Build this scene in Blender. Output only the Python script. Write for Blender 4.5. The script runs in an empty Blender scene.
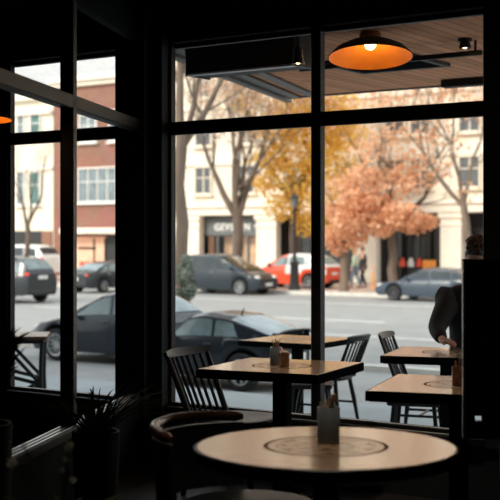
import bpy, math, random
from mathutils import Vector, Matrix
R_ = math.radians
PI = math.pi
scn = bpy.context.scene
COL = scn.collection
rnd = random.Random(7)

# ------------------------------------------------------------------ camera frame
TH = R_(35.0); CT, ST = math.cos(TH), math.sin(TH)
CAMZ, F, CX, HY = 1.465, 1230.0, 250.0, 238.0
def W(x, d, z=0.0):            # metres right of / ahead of the viewer -> world
    return Vector((x*CT - d*ST, x*ST + d*CT, z))
def at_z(px, py, z):           # a point seen at px,py that lies at height z
    d = F*(CAMZ - z)/(py - HY)
    return W((px-CX)/F*d, d, z)
def at_d(px, d, z=0.0):
    return W((px-CX)/F*d, d, z)
def at_Y(px, Y, z=0.0):        # on a plane parallel to the window wall
    t = (px-CX)/F
    d = Y/(CT + ST*t)
    return W(t*d, d, z)

# ------------------------------------------------------------------ materials
def mat(name, col, rough=.6, metal=0.0, var=.12, scale=6.0, bump=0.0, emit=None, estr=0.0, spec=.5, coat=0.0, stretch=None):
    m = bpy.data.materials.new(name); m.use_nodes = True
    nt = m.node_tree; b = nt.nodes['Principled BSDF']
    b.inputs['Roughness'].default_value = rough
    b.inputs['Metallic'].default_value = metal
    b.inputs['Specular IOR Level'].default_value = spec
    b.inputs['Coat Weight'].default_value = coat
    tc = nt.nodes.new('ShaderNodeTexCoord')
    mp = nt.nodes.new('ShaderNodeMapping')
    if stretch: mp.inputs['Scale'].default_value = stretch
    nt.links.new(tc.outputs['Object'], mp.inputs['Vector'])
    nz = nt.nodes.new('ShaderNodeTexNoise'); nz.inputs['Scale'].default_value = scale; nz.inputs['Detail'].default_value = 4
    nt.links.new(mp.outputs['Vector'], nz.inputs['Vector'])
    rp = nt.nodes.new('ShaderNodeValToRGB')
    a = [max(0, c*(1-var)) for c in col]; c2 = [min(1, c*(1+var)) for c in col]
    rp.color_ramp.elements[0].position = .3; rp.color_ramp.elements[0].color = (*a, 1)
    rp.color_ramp.elements[1].position = .7; rp.color_ramp.elements[1].color = (*c2, 1)
    nt.links.new(nz.outputs['Fac'], rp.inputs['Fac'])
    nt.links.new(rp.outputs['Color'], b.inputs['Base Color'])
    if bump:
        bp = nt.nodes.new('ShaderNodeBump'); bp.inputs['Strength'].default_value = bump; bp.inputs['Distance'].default_value = .01
        nt.links.new(nz.outputs['Fac'], bp.inputs['Height']); nt.links.new(bp.outputs['Normal'], b.inputs['Normal'])
    if emit:
        b.inputs['Emission Color'].default_value = (*emit, 1); b.inputs['Emission Strength'].default_value = estr
    return m

def mat_leaf(name, c1, c2, trans=.35):
    m = bpy.data.materials.new(name); m.use_nodes = True
    nt = m.node_tree; nt.nodes.clear()
    out = nt.nodes.new('ShaderNodeOutputMaterial')
    df = nt.nodes.new('ShaderNodeBsdfDiffuse'); tr = nt.nodes.new('ShaderNodeBsdfTranslucent'); mx = nt.nodes.new('ShaderNodeMixShader')
    mx.inputs[0].default_value = trans
    tc = nt.nodes.new('ShaderNodeTexCoord'); nz = nt.nodes.new('ShaderNodeTexNoise'); nz.inputs['Scale'].default_value = 1.6; nz.inputs['Detail'].default_value = 5
    rp = nt.nodes.new('ShaderNodeValToRGB')
    rp.color_ramp.elements[0].position = .36; rp.color_ramp.elements[0].color = (*c1, 1)
    rp.color_ramp.elements[1].position = .64; rp.color_ramp.elements[1].color = (*c2, 1)
    nt.links.new(tc.outputs['Object'], nz.inputs['Vector']); nt.links.new(nz.outputs['Fac'], rp.inputs['Fac'])
    for n in (df, tr): nt.links.new(rp.outputs['Color'], n.inputs['Color'])
    nt.links.new(df.outputs[0], mx.inputs[1]); nt.links.new(tr.outputs[0], mx.inputs[2]); nt.links.new(mx.outputs[0], out.inputs[0])
    return m

def mat_pane(name, tint=(.97, .985, .985), refl=.05):
    m = bpy.data.materials.new(name); m.use_nodes = True
    nt = m.node_tree; nt.nodes.clear()
    out = nt.nodes.new('ShaderNodeOutputMaterial')
    t = nt.nodes.new('ShaderNodeBsdfTransparent'); t.inputs[0].default_value = (*tint, 1)
    g = nt.nodes.new('ShaderNodeBsdfGlossy'); g.inputs['Roughness'].default_value = .02
    fr = nt.nodes.new('ShaderNodeFresnel'); fr.inputs[0].default_value = 1.35
    mx = nt.nodes.new('ShaderNodeMixShader')
    ge = nt.nodes.new('ShaderNodeNewGeometry'); sb = nt.nodes.new('ShaderNodeMath'); sb.operation = 'SUBTRACT'; sb.inputs[0].default_value = 1; nt.links.new(ge.outputs['Backfacing'], sb.inputs[1])
    ml = nt.nodes.new('ShaderNodeMath'); ml.operation = 'MULTIPLY'; nt.links.new(fr.outputs[0], ml.inputs[0]); nt.links.new(sb.outputs[0], ml.inputs[1])
    nt.links.new(ml.outputs[0], mx.inputs[0]); nt.links.new(t.outputs[0], mx.inputs[1]); nt.links.new(g.outputs[0], mx.inputs[2])
    nt.links.new(mx.outputs[0], out.inputs[0])
    return m

def mat_table(name, radius, col=(.44, .29, .18)):
    """varnished wood boards with a darker ring medallion inlaid about the centre"""
    m = bpy.data.materials.new(name); m.use_nodes = True
    nt = m.node_tree; b = nt.nodes['Principled BSDF']; L = nt.links.new
    def N(t, **k):
        n = nt.nodes.new(t)
        for a, v in k.items(): setattr(n, a, v)
        return n
    def math_(op, a, c=None):
        n = N('ShaderNodeMath', operation=op)
        for i, v in enumerate((a, c)):
            if v is None: continue
            if isinstance(v, (int, float)): n.inputs[i].default_value = v
            else: L(v, n.inputs[i])
        return n.outputs[0]
    tc = N('ShaderNodeTexCoord'); sx = N('ShaderNodeSeparateXYZ'); L(tc.outputs['Object'], sx.inputs[0])
    x, y = sx.outputs[0], sx.outputs[1]
    r = math_('SQRT', math_('ADD', math_('MULTIPLY', x, x), math_('MULTIPLY', y, y)))
    r = math_('DIVIDE', r, radius)
    ang = math_('ARCTAN2', y, x)
    def band(v, lo, hi): return math_('MULTIPLY', math_('GREATER_THAN', v, lo), math_('LESS_THAN', v, hi))
    rings = math_('MAXIMUM', band(r, .82, .93), math_('MAXIMUM', band(r, .50, .56), band(r, .0, .12)))
    pet = math_('ADD', math_('MULTIPLY', math_('SINE', math_('MULTIPLY', ang, 11.0)), .10), .68)
    petals = math_('MULTIPLY', band(r, .56, .82), math_('LESS_THAN', r, pet))
    pet2 = math_('ADD', math_('MULTIPLY', math_('SINE', math_('MULTIPLY', ang, 6.0)), .15), .32)
    petals2 = math_('MULTIPLY', band(r, .16, .50), math_('LESS_THAN', r, pet2))
    med = math_('MAXIMUM', rings, math_('MAXIMUM', petals, petals2))
    mp = N('ShaderNodeMapping'); mp.inputs['Scale'].default_value = (2.2, 30, 4); L(tc.outputs['Object'], mp.inputs['Vector'])
    nz = N('ShaderNodeTexNoise'); nz.inputs['Scale'].default_value = 2.0; nz.inputs['Detail'].default_value = 6; L(mp.outputs[0], nz.inputs['Vector'])
    rp = N('ShaderNodeValToRGB'); L(nz.outputs['Fac'], rp.inputs['Fac'])
    rp.color_ramp.elements[0].position = .3; rp.color_ramp.elements[0].color = (*[c*.72 for c in col], 1)
    rp.color_ramp.elements[1].position = .7; rp.color_ramp.elements[1].color = (*[c*1.2 for c in col], 1)
    mx = N('ShaderNodeMix', data_type='RGBA')
    inside = band(r, 0.0, 1.0)
    dark = math_('MULTIPLY', inside, math_('SUBTRACT', 1.0, med))
    ink = math_('MAXIMUM', math_('MULTIPLY', dark, .72), band(r, .93, 1.0))
    L(math_('MULTIPLY', ink, .95), mx.inputs[0]); L(rp.outputs[0], mx.inputs[6]); mx.inputs[7].default_value = (.07, .04, .025, 1)
    L(mx.outputs[2], b.inputs['Base Color'])
    b.inputs['Roughness'].default_value = .30
    L(math_('ADD', math_('MULTIPLY', med, .22), .24), b.inputs['Roughness']); L(math_('MULTIPLY', math_('SUBTRACT', 1.0, ink), .7), b.inputs['Coat Weight']); L(math_('MULTIPLY', math_('SUBTRACT', 1.0, ink), .5), b.inputs['Specular IOR Level']); b.inputs['Coat Roughness'].default_value = .12
    return m

def mat_boards(name, col, along='Y', width=.11, rough=.5, gap=.35):
    m = bpy.data.materials.new(name); m.use_nodes = True
    nt = m.node_tree; b = nt.nodes['Principled BSDF']; L = nt.links.new
    tc = nt.nodes.new('ShaderNodeTexCoord'); mp = nt.nodes.new('ShaderNodeMapping')
    mp.inputs['Rotation'].default_value = (0, 0, PI/2 if along == 'Y' else 0)
    L(tc.outputs['Object'], mp.inputs[0])
    br = nt.nodes.new('ShaderNodeTexBrick'); L(mp.outputs[0], br.inputs[0])
    br.inputs['Scale'].default_value = 1; br.inputs['Brick Width'].default_value = 2.3; br.inputs['Row Height'].default_value = width
    br.inputs['Mortar Size'].default_value = .006
    br.inputs['Color1'].default_value = (*[c*.85 for c in col], 1); br.inputs['Color2'].default_value = (*[min(1, c*1.15) for c in col], 1)
    br.inputs['Mortar'].default_value = (*[c*gap for c in col], 1)
    L(br.outputs[0], b.inputs['Base Color']); b.inputs['Roughness'].default_value = rough; b.inputs['Specular IOR Level'].default_value = .5 if rough < .7 else .08
    return m

def mat_brick(name, c1, c2, mort, bw=.24, rh=.08):
    m = bpy.data.materials.new(name); m.use_nodes = True
    nt = m.node_tree; b = nt.nodes['Principled BSDF']; L = nt.links.new
    tc = nt.nodes.new('ShaderNodeTexCoord'); mp = nt.nodes.new('ShaderNodeMapping'); mp.inputs['Rotation'].default_value = (PI/2, 0, 0)
    L(tc.outputs['Object'], mp.inputs[0])
    br = nt.nodes.new('ShaderNodeTexBrick'); L(mp.outputs[0], br.inputs[0])
    br.inputs['Scale'].default_value = 1; br.inputs['Brick Width'].default_value = bw; br.inputs['Row Height'].default_value = rh; br.inputs['Mortar Size'].default_value = .01
    br.inputs['Color1'].default_value = (*c1, 1); br.inputs['Color2'].default_value = (*c2, 1); br.inputs['Mortar'].default_value = (*mort, 1)
    nz = nt.nodes.new('ShaderNodeTexNoise'); nz.inputs['Scale'].default_value = .8; L(tc.outputs['Object'], nz.inputs[0])
    mx = nt.nodes.new('ShaderNodeMix'); mx.data_type = 'RGBA'; mx.blend_type = 'MULTIPLY'; mx.inputs[0].default_value = .4
    L(br.outputs[0], mx.inputs[6]); L(nz.outputs['Color'], mx.inputs[7]); L(mx.outputs[2], b.inputs['Base Color'])
    b.inputs['Roughness'].default_value = .9
    return m

BLK = mat('black_painted_metal', (.012, .013, .015), .5, spec=.25)
WALLM = mat('black_wall_paint', (.016, .026, .033), .75, var=.2, scale=3)
CEILM = mat('black_ceiling_paint', (.014, .023, .030), .85, var=.2, scale=3)
FLOORM = mat_boards('dark_floor_boards', (.014, .013, .013), 'X', .14, .45)
BLKWOOD = mat('black_lacquered_wood', (.011, .012, .013), .42, spec=.28, var=.3, scale=9, stretch=(1, 8, 1))
BRNWOOD = mat('brown_bent_wood', (.10, .042, .02), .3, var=.3, scale=9, stretch=(1, 8, 1))
RAILW = mat('dark_brown_rail', (.055, .024, .013), .25, var=.3, scale=9)
EDGEB = mat('matt_black_edge', (.010, .011, .012), .85, spec=0)
ALU = mat('glint_and_trim_metal', (.50, .52, .53), .35, .6)
FRAME = mat('window_frame_paint', (.014, .015, .017), .5, spec=.35)
PANE = mat_pane('clear_glass')
CANOPYW = mat_boards('canopy_boards', (.86, .43, .25), 'Y', .10, .85, .55)
DKMETAL = mat('dark_grey_metal', (.035, .037, .04), .4, .3)
STEEL = mat('brushed_steel', (.55, .56, .57), .35, .9)
ORANGE_IN = mat('orange_enamel', (.66, .21, .014), .5)
COPPER = mat('copper_collar', (.33, .12, .05), .4, .5)
BULB = mat('lit_bulb', (1, .8, .5), .4, emit=(1, .70, .30), estr=14)
ROAD = mat('asphalt', (.295, .30, .295), .85, var=.10, scale=1.4)
TERR = mat('terrace_paving', (.30, .345, .365), .75, var=.10, scale=2.0)
KERB = mat('pale_kerb_stone', (.62, .60, .55), .85, var=.12, scale=3)
SIDEW = mat_brick('sidewalk_paving', (.60, .44, .37), (.66, .50, .42), (.5, .42, .38), .6, .3)
PAINTW = mat('white_road_paint', (.60, .60, .585), .8)
CREAM = mat('cream_render', (.80, .72, .60), .9, var=.06, scale=1.2)
CREAM2 = mat('pale_stone', (.84, .78, .67), .9, var=.05, scale=1.5)
CREAM3 = mat('warm_white_render', (.82, .76, .62), .9, var=.06, scale=1.2)
BRICK = mat_brick('red_brick', (.29, .11, .07), (.37, .155, .105), (.36, .25, .21))
ROOFG = mat('grey_slate', (.42, .42, .42), .8, var=.15, scale=4)
GLASSB = mat('window_glass_blue', (.20, .25, .27), .08, var=.3, scale=2)
GLASSGR = mat('window_glass_grey', (.12, .13, .14), .12, var=.3, scale=2)
GLASSD = mat('shop_glass_dark', (.035, .04, .04), .08, var=.4, scale=2)
GLASSG = mat('window_glass_green', (.10, .19, .18), .1, var=.3, scale=2)
WHITEF = mat('white_window_frame', (.80, .78, .73), .6)
SHOPGREY = mat('shop_fascia_grey', (.13, .145, .15), .6)
SHOPDARK = mat('shop_front_dark', (.025, .027, .028), .5)
SHOPWARM = mat('glowing_shop_display', (.62, .40, .26), .7, var=.25, scale=3, emit=(1, .6, .35), estr=.12)  # faint emission stands in for the lit shop interior
PEACH = mat('glowing_peach_wall', (.78, .48, .34), .8, var=.12, scale=2, emit=(1, .55, .35), estr=.18)  # glow put into the surface for a lit shopfront
BROWNDOOR = mat('brown_door', (.14, .07, .04), .5)
LETTER = mat('pale_lettering', (.78, .80, .80), .5)
BARK = mat('grey_brown_bark', (.15, .11, .085), .95, var=.3, scale=5, bump=.5, stretch=(1, 1, .2))
BARK2 = mat('tan_bark', (.20, .15, .115), .95, var=.3, scale=5, bump=.5, stretch=(1, 1, .2))
LEAFY = mat_leaf('yellow_autumn_leaves', (.80, .50, .09), (.97, .74, .24), .45)
LEAFO = mat_leaf('orange_autumn_leaves', (.76, .42, .24), (.94, .64, .43), .45)
LEAFB = mat_leaf('russet_autumn_leaves', (.62, .40, .28), (.85, .62, .46), .45)
LEAFG = mat_leaf('grey_green_leaves', (.18, .22, .18), (.46, .50, .42), .2)
LEAFD = mat_leaf('dark_green_leaves', (.012, .022, .012), (.035, .055, .03), .25)
PETAL = mat_leaf('pale_dried_petals', (.34, .34, .31), (.62, .62, .56), .3)
POTM = mat('dark_planter', (.008, .009, .010), .75, spec=.2)
SOIL = mat('potting_soil', (.02, .014, .01), .95)
TIRE = mat('tyre_rubber', (.018, .018, .019), .8)
RIM = mat('alloy_rim', (.55, .56, .57), .3, .8)
RIMD = mat('dark_alloy_rim', (.16, .165, .17), .3, .8)
CARGLASS = mat('car_glass', (.035, .045, .05), .06, var=.3, scale=2, coat=.3)
CARGLASS2 = mat('car_glass_pale_sheen', (.20, .26, .27), .08, var=.4, scale=3, coat=.3)  # pale tone stands in for reflections on the car windows
HEADL = mat('headlight_lens', (.80, .78, .72), .15)
TAILL = mat('tail_light_lens', (.62, .05, .03), .2, emit=(1, .08, .03), estr=.25)
PLATE = mat('number_plate_white', (.80, .80, .78), .5)
TRIMB = mat('black_plastic_trim', (.02, .02, .021), .6)
STICK = mat('birch_sticks', (.62, .40, .24), .6)
CUPG = mat('grey_ceramic', (.21, .27, .31), .5)
AMBER = mat('amber_glass_holder', (.42, .24, .14), .25, var=.45, scale=40)
SKIN = mat('skin', (.62, .36, .25), .55)
HAIRD = mat('dark_brown_hair', (.045, .027, .018), .55, var=.5, scale=60)
COATM = mat('black_coat', (.014, .015, .017), .85)
JEANS = mat('blue_jeans', (.16, .22, .30), .85)
GREENT = mat('pale_green_top', (.55, .66, .50), .8)
DARKT = mat('dark_jacket', (.03, .035, .045), .8)
GINGER = mat('ginger_hair', (.55, .22, .07), .6)
ORANGEP = mat('orange_plastic', (.85, .33, .05), .5)
STICKER = mat('white_sticker', (.85, .87, .88), .5)

# ------------------------------------------------------------------ mesh builder
class MB:
    def __init__(s): s.v = []; s.f = []; s.m = []; s.mats = []
    def mi(s, m):
        if m not in s.mats: s.mats.append(m)
        return s.mats.index(m)
    def add(s, vs, fs, m=None, M=None):
        o = len(s.v)
        s.v += [(M @ Vector(p)) if M is not None else Vector(p) for p in vs]
        k = s.mi(m) if m is not None else 0
        for f in fs: s.f.append([i+o for i in f]); s.m.append(k)
        return s
    def box(s, c, d, bev=0.0, M=None, m=None):
        x, y, z = [a/2 for a in d]
        b = min(bev, x*.98, y*.98, z*.98)
        T = Matrix.Translation(c)
        if M is not None: T = T @ M
        if b <= 0:
            vs = [(i*x, j*y, k*z) for i in (-1, 1) for j in (-1, 1) for k in (-1, 1)]
            fs = [(0,1,3,2),(4,6,7,5),(0,4,5,1),(2,3,7,6),(0,2,6,4),(1,5,7,3)]
            return s.add(vs, fs, m, T)
        # chamfered box: three points per corner
        vs = []; idx = {}
        for i in (-1, 1):
            for j in (-1, 1):
                for k in (-1, 1):
                    for ax in range(3):
                        p = [i*(x-b), j*(y-b), k*(z-b)]
                        p[ax] = (i*x, j*y, k*z)[ax]
                        idx[(i, j, k, ax)] = len(vs); vs.append(p)
        fs = []
        def face(l):
            P = [Vector(vs[q]) for q in l]; n = (P[1]-P[0]).cross(P[2]-P[0]); c0 = sum(P, Vector())/len(P)
            fs.append(tuple(l) if n.dot(c0) > 0 else tuple(reversed(l)))
        for ax in range(3):
            for sg in (-1, 1):
                u, w = [a for a in range(3) if a != ax]
                l = []
                for (a, c_) in ((-1,-1),(1,-1),(1,1),(-1,1)):
                    t = [0,0,0]; t[ax] = sg; t[u] = a; t[w] = c_
                    l.append(idx[(*t, ax)])
                face(l)
        for ax in range(3):
            u, w = [a for a in range(3) if a != ax]
            for a in (-1, 1):
                for c_ in (-1, 1):
                    t0 = [0,0,0]; t0[u] = a; t0[w] = c_; t1 = list(t0); t0[ax] = -1; t1[ax] = 1
                    face([idx[(*t0, u)], idx[(*t0, w)], idx[(*t1, w)], idx[(*t1, u)]])
        for i in (-1, 1):
            for j in (-1, 1):
                for k in (-1, 1): face([idx[(i,j,k,0)], idx[(i,j,k,1)], idx[(i,j,k,2)]])
        return s.add(vs, fs, m, T)
    def tube(s, path, rad, n=8, m=None, cap=True, flat=1.0, M=None):
        P = [Vector(p) for p in path]
        if isinstance(rad, (int, float)): rad = [rad]*len(P)
        vs = []; fs = []
        up = None
        for i, p in enumerate(P):
            t = (P[min(i+1, len(P)-1)] - P[max(i-1, 0)])
            t = t.normalized() if t.length > 1e-9 else Vector((0, 0, 1))
            if up is None:
                up = Vector((0, 0, 1)) if abs(t.z) < .9 else Vector((1, 0, 0))
            a = up - t*up.dot(t); a.normalize(); up = a
            b = t.cross(a)
            for k in range(n):
                q = 2*PI*k/n
                vs.append(p + (a*math.cos(q)*flat + b*math.sin(q))*rad[i])
        for i in range(len(P)-1):
            for k in range(n):
                k2 = (k+1) % n
                fs.append((i*n+k, i*n+k2, (i+1)*n+k2, (i+1)*n+k))
        if cap:
            fs.append(tuple(range(n-1, -1, -1))); fs.append(tuple((len(P)-1)*n+k for k in range(n)))
        return s.add(vs, fs, m, M)
    def bar(s, a, b, r, n=8, m=None): return s.tube([a, b], r, n, m)
    def lathe(s, prof, n=24, m=None, M=None):
        vs = []; fs = []
        for (r, z) in prof:
            for k in range(n):
                q = 2*PI*k/n; vs.append((r*math.cos(q), r*math.sin(q), z))
        for i in range(len(prof)-1):
            for k in range(n):
                k2 = (k+1) % n; fs.append((i*n+k, i*n+k2, (i+1)*n+k2, (i+1)*n+k))
        return s.add(vs, fs, m, M)
    def prism(s, poly, z0, z1, m=None, M=None):
        n = len(poly)
        vs = [(x, y, z0) for x, y in poly] + [(x, y, z1) for x, y in poly]
        fs = [tuple(range(n-1, -1, -1)), tuple(range(n, 2*n))] + [(i, (i+1) % n, n+(i+1) % n, n+i) for i in range(n)]
        return s.add(vs, fs, m, M)
    def grid(s, rows, m=None, closed=False, M=None):
        n = len(rows[0]); vs = [p for r in rows for p in r]; fs = []
        for i in range(len(rows)-1):
            for k in range(n if closed else n-1):
                k2 = (k+1) % n; fs.append((i*n+k, i*n+k2, (i+1)*n+k2, (i+1)*n+k))
        return s.add(vs, fs, m, M)
    def ball(s, c, r, n=12, m=None, sq=(1, 1, 1), M=None):
        prof = [(max(.0001, math.sin(PI*i/n)), -math.cos(PI*i/n)) for i in range(n+1)]
        T = Matrix.Translation(c)
        if M is not None: T = T @ M
        T = T @ Matrix.Diagonal((r*sq[0], r*sq[1], r*sq[2], 1))
        return s.lathe(prof, n*2, m, T)
    def build(s, name, m=None, parent=None, smooth=False, loc=None, ang=None):
        me = bpy.data.meshes.new(name)
        me.from_pydata([tuple(p) for p in s.v], [], s.f)
        ms = s.mats if s.mats else [m]
        for q in ms: me.materials.append(q)
        if s.mats:
            for p, k in zip(me.polygons, s.m): p.material_index = k
        if smooth:
            for p in me.polygons: p.use_smooth = True
            try: me.set_sharp_from_angle(angle=R_(ang or 40))
            except Exception: pass
        me.update()
        o = bpy.data.objects.new(name, me); COL.objects.link(o)
        if parent is not None: o.parent = parent
        if loc is not None: o.location = loc
        return o

def empty(name, loc=(0, 0, 0), rz=0.0, label=None, cat=None, group=None, kind=None):
    o = bpy.data.objects.new(name, None); COL.objects.link(o); o.empty_display_size = .1
    o.location = loc; o.rotation_euler = (0, 0, rz)
    return tag(o, label, cat, group, kind)
def tag(o, label=None, cat=None, group=None, kind=None):
    if label: o['label'] = label
    if cat: o['category'] = cat
    if group: o['group'] = group
    if kind: o['kind'] = kind
    return o
def dup(root, loc, rz, label=None, group=None, scale=None):
    r = root.copy(); COL.objects.link(r); r.location = loc; r.rotation_euler = (0, 0, rz)
    if scale: r.scale = (scale,)*3
    if label: r['label'] = label
    if group: r['group'] = group
    for ch in list(root.children):
        c = ch.copy(); COL.objects.link(c); c.parent = r
        for g in list(ch.children):
            d = g.copy(); COL.objects.link(d); d.parent = c
    return r
def struct(o, cat=None, label=None): return tag(o, label, cat, None, 'structure')

# ------------------------------------------------------------------ the room
WY0, WY1 = 6.25, 6.31            # window wall inner / outer face
ZT, ZTR, ZS, ZL = 3.12, 2.19, .37, 2.73   # ceiling, transom, sill, lintel
XR, XM, XL = -2.80, -3.90, -5.03          # main window: right jamb, mullion, left jamb
XF1, XF0 = -5.43, -6.51                    # far-left window
RX0, RX1, RY0 = -9.0, 1.6, -2.6
b = MB().box(((RX0+RX1)/2, (RY0+WY1)/2, -.06), (RX1-RX0, WY1-RY0, .12)); struct(b.build('floor', FLOORM), 'floor', 'dark board floor of the cafe')
b = MB().box(((RX0+RX1)/2, (RY0+WY1)/2, ZT+.06), (RX1-RX0, WY1-RY0, .12)); struct(b.build('ceiling', CEILM), 'ceiling', 'black ceiling of the cafe')
def wbox(mb, x0, x1, y0, y1, z0, z1, bev=0): mb.box(((x0+x1)/2, (y0+y1)/2, (z0+z1)/2), (abs(x1-x0), abs(y1-y0), abs(z1-z0)), bev)
b = MB()
wbox(b, RX0, RX1, WY0, WY1, 0, ZS-.05)                 # low wall
wbox(b, RX0, RX1, WY0, WY1, ZL+.05, ZT)                # above
wbox(b, XR, RX1, WY0-.02, WY1, ZS-.05, ZL+.05)         # right pier
wbox(b, XF1, XL, WY0-.06, WY1, ZS-.05, ZL+.05)         # column between windows
wbox(b, XF1+.1, XL-.1, WY0-.12, WY0-.06, 0, ZT)        # pilaster on the column
wbox(b, RX0, XF0, WY0, WY1, ZS-.05, ZL+.05)
struct(b.build('wall_north', WALLM), 'wall', 'black window wall of the cafe')
for nm, a in (('wall_south', (RX0, RX1, RY0-.12, RY0)), ('wall_west', (RX0-.12, RX0, RY0, WY1)), ('wall_east', (RX1, RX1+.12, RY0, WY1))):
    b = MB(); wbox(b, *a, 0, ZT); struct(b.build(nm, WALLM), 'wall', 'plain black inner wall')
# ceiling beams
for i, px in enumerate((92, 128)):
    b = MB(); p0 = W(-.95+.18*i, 8.0); p1 = W(-1.5+.18*i, 4.6)
    b.box(((p0.x+p1.x)/2, (p0.y+p1.y)/2, ZT-.07-.0), ((p1-p0).length, .09, .14), .006, Matrix.Rotation(math.atan2((p1-p0).y, (p1-p0).x), 4, 'Z'))
    struct(b.build('trim_%d' % (i+1), CEILM), 'beam', 'dark ceiling beam')

def window(name, x0, x1, mulls, label):
    root = struct(empty(name, (0, 0, 0)), 'window', label)
    yc = (WY0+WY1)/2; dp = WY1-WY0
    b = MB(); fw = .055
    wbox(b, x0, x1, yc-dp/2, yc+dp/2, ZL, ZL+.05, .006); wbox(b, x0, x1, yc-dp/2-.03, yc+dp/2, ZS-.05, ZS, .008)
    wbox(b, x0, x0+.02, yc-dp/2+.01, yc+dp/2, ZS, ZL, .004); wbox(b, x1-.02, x1, yc-dp/2, yc+dp/2, ZS, ZL, .004)
    # inner glazing beads: thin ledges that catch the daylight
    wbox(b, x0, x1, yc+.02, yc+.06, ZL-.03, ZL, .004); wbox(b, x0, x1, yc-.02, yc+.05, ZS, ZS+.025, .004)
    b.build('window_frame', FRAME, root)
    b = MB(); wbox(b, x0+.02, x1-.02, yc-dp/2-.026, yc-dp/2-.010, ZS, ZS+.006, .002); wbox(b, x0+.02, x1-.02, yc-.018, yc-.006, ZS+.025, ZS+.030, .002); b.build('sill_glint', ALU, root)  # pale strips stand in for light glinting along the sill
    for xm in mulls:
        b = MB(); wbox(b, xm-.034, xm+.034, yc-dp/2, yc+dp/2, ZS, ZL, .006); b.build('mullion', FRAME, root)
    b = MB(); wbox(b, x0, x1, yc-dp/2+.012, yc+dp/2-.012, ZTR-.035, ZTR+.03, .006)
    wbox(b, x0, x1, yc-.02, yc+.03, ZTR-.055, ZTR-.035, .003); b.build('transom', FRAME, root)
    xs = [x0]+mulls+[x1]
    for a, c in zip(xs[:-1], xs[1:]):
        for z0, z1 in ((ZS, ZTR), (ZTR, ZL)):
            g = MB(); wbox(g, a+.03, c-.03, yc-.004, yc+.004, z0+.02, z1-.02); g.build('window_pane', PANE, root)
    return root
window('window_1', XL, XR, [XM], 'large two-bay shop window in the middle')
window('window_2', XF0, XF1, [], 'narrower shop window beside the black column')

# slanted glazed screen on the left (draught lobby)
q0, q1 = W(-.73, 8.10), W(-1.36, 4.35)
dv = q1-q0; LL = dv.length; la = math.atan2(dv.y, dv.x)
root = struct(empty('window_3', (q0.x, q0.y, 0), la), 'window', 'slanted open black lobby screen at the left')
def lbox(mb, s0, s1, z0, z1, th=.06, bev=.006): mb.box(((s0+s1)/2, 0, (z0+z1)/2), (s1-s0, th, z1-z0), bev)
b = MB(); lbox(b, 0, LL, 0, .40); lbox(b, 0, LL, 2.74, ZT); lbox(b, 0, .06, .4, 2.74); b.build('screen_panel', mat('screen_black_paint', (.008, .011, .013), .8, spec=.1), root)
b = MB(); lbox(b, 0.06, LL, .40, .45, .10); b.build('sill_rail', FRAME, root)
b = MB()
for yy in (-.03, 0, .03): b.box(((.06+LL)/2, yy, .453), (LL-.06, .014, .007), .002)
b.build('sill_glint', ALU, root)  # bright lines put in as reflections on the screen's sill
b = MB(); lbox(b, 0.06, LL, 2.16, 2.235, .075); b.build('transom', FRAME, root)
def L_s(px):       # where a sight line crosses the screen
    t = (px-CX)/F; x0, d0, x1, d1 = -.73, 8.10, -1.36, 4.35
    k = (t*d0 - x0)/((x1-x0) - t*(d1-d0)); return k*LL
sm = L_s(68.5)
for sp in (sm, 2.75):
    b = MB(); lbox(b, sp-.035, sp+.035, .45, 2.74, .075); b.build('mullion', FRAME, root)

# ------------------------------------------------------------------ outside ground
GZ, RZ, SWZ = -.20, -.80, -.66
b = MB(); wbox(b, -24, 8, WY1, 10.83, GZ-.6, GZ); struct(b.build('terrace', TERR), 'terrace', 'grey paved terrace outside the window')
b = MB(); wbox(b, -90, 40, 10.0, 41.6, RZ-.1, RZ); struct(b.build('road', ROAD), 'road', 'pale grey street')
b = MB(); wbox(b, -90, 40, 18.25, 18.5, RZ, RZ+.10); struct(b.build('kerb', KERB), 'kerb', 'pale kerb line behind the parked dark cars')
b = MB(); wbox(b, -90, 40, 41.6, 64, RZ-.1, SWZ); struct(b.build('sidewalk', SIDEW), 'sidewalk', 'pinkish far sidewalk')
b = MB(); wbox(b, -90, 40, 41.4, 41.6, RZ-.1, SWZ+.01); struct(b.build('kerb.001', KERB), 'kerb', 'kerb edging the far sidewalk')
b = MB()
for k in range(14):
    wbox(b, -80+8*k, -75+8*k, 24.6, 24.8, RZ, RZ+.006)
    wbox(b, -77+8*k, -72+8*k, 29.0, 29.2, RZ, RZ+.006)
wbox(b, -90, 40, 36.5, 36.65, RZ, RZ+.006)
struct(b.build('road_markings', PAINTW), 'road markings', 'white lane markings on the street')

# ------------------------------------------------------------------ canopy over the terrace
CZ = 2.86
root = struct(empty('canopy_roof', (0, 0, 0)), 'canopy', 'wood-lined canopy over the terrace')
EA, EB = Vector((-5.47, WY1, 0)), Vector((-6.70, 10.24, 0))        # the canopy's slanting left edge
b = MB().prism([(-5.47, WY1), (4, WY1), (4, 10.2), (-6.69, 10.2)], CZ, CZ+.10); b.build('board_soffit', CANOPYW, root)
b = MB().prism([(-5.49, WY1), (4, WY1), (4, 10.22), (-6.71, 10.22)], CZ+.10, CZ+.2); b.build('roof_deck', DKMETAL, root)
ed = (EB-EA); ea = math.atan2(ed.y, ed.x); em = (EA+EB)/2; RE = Matrix.Rotation(ea, 4, 'Z'); en = Vector((math.sin(ea), -math.cos(ea), 0))
b = MB(); b.box((em.x, em.y, CZ+.075), (ed.length, .07, .25), .008, RE)
q = em+en*.30; b.box((q.x, q.y, CZ-.012), (ed.length-.5, .10, .024), .004, RE)
q = em+en*.10; b.box((q.x, q.y, CZ-.012), (ed.length-.2, .12, .024), .004, RE)
b.build('side_fascia', DKMETAL, root)
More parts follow.
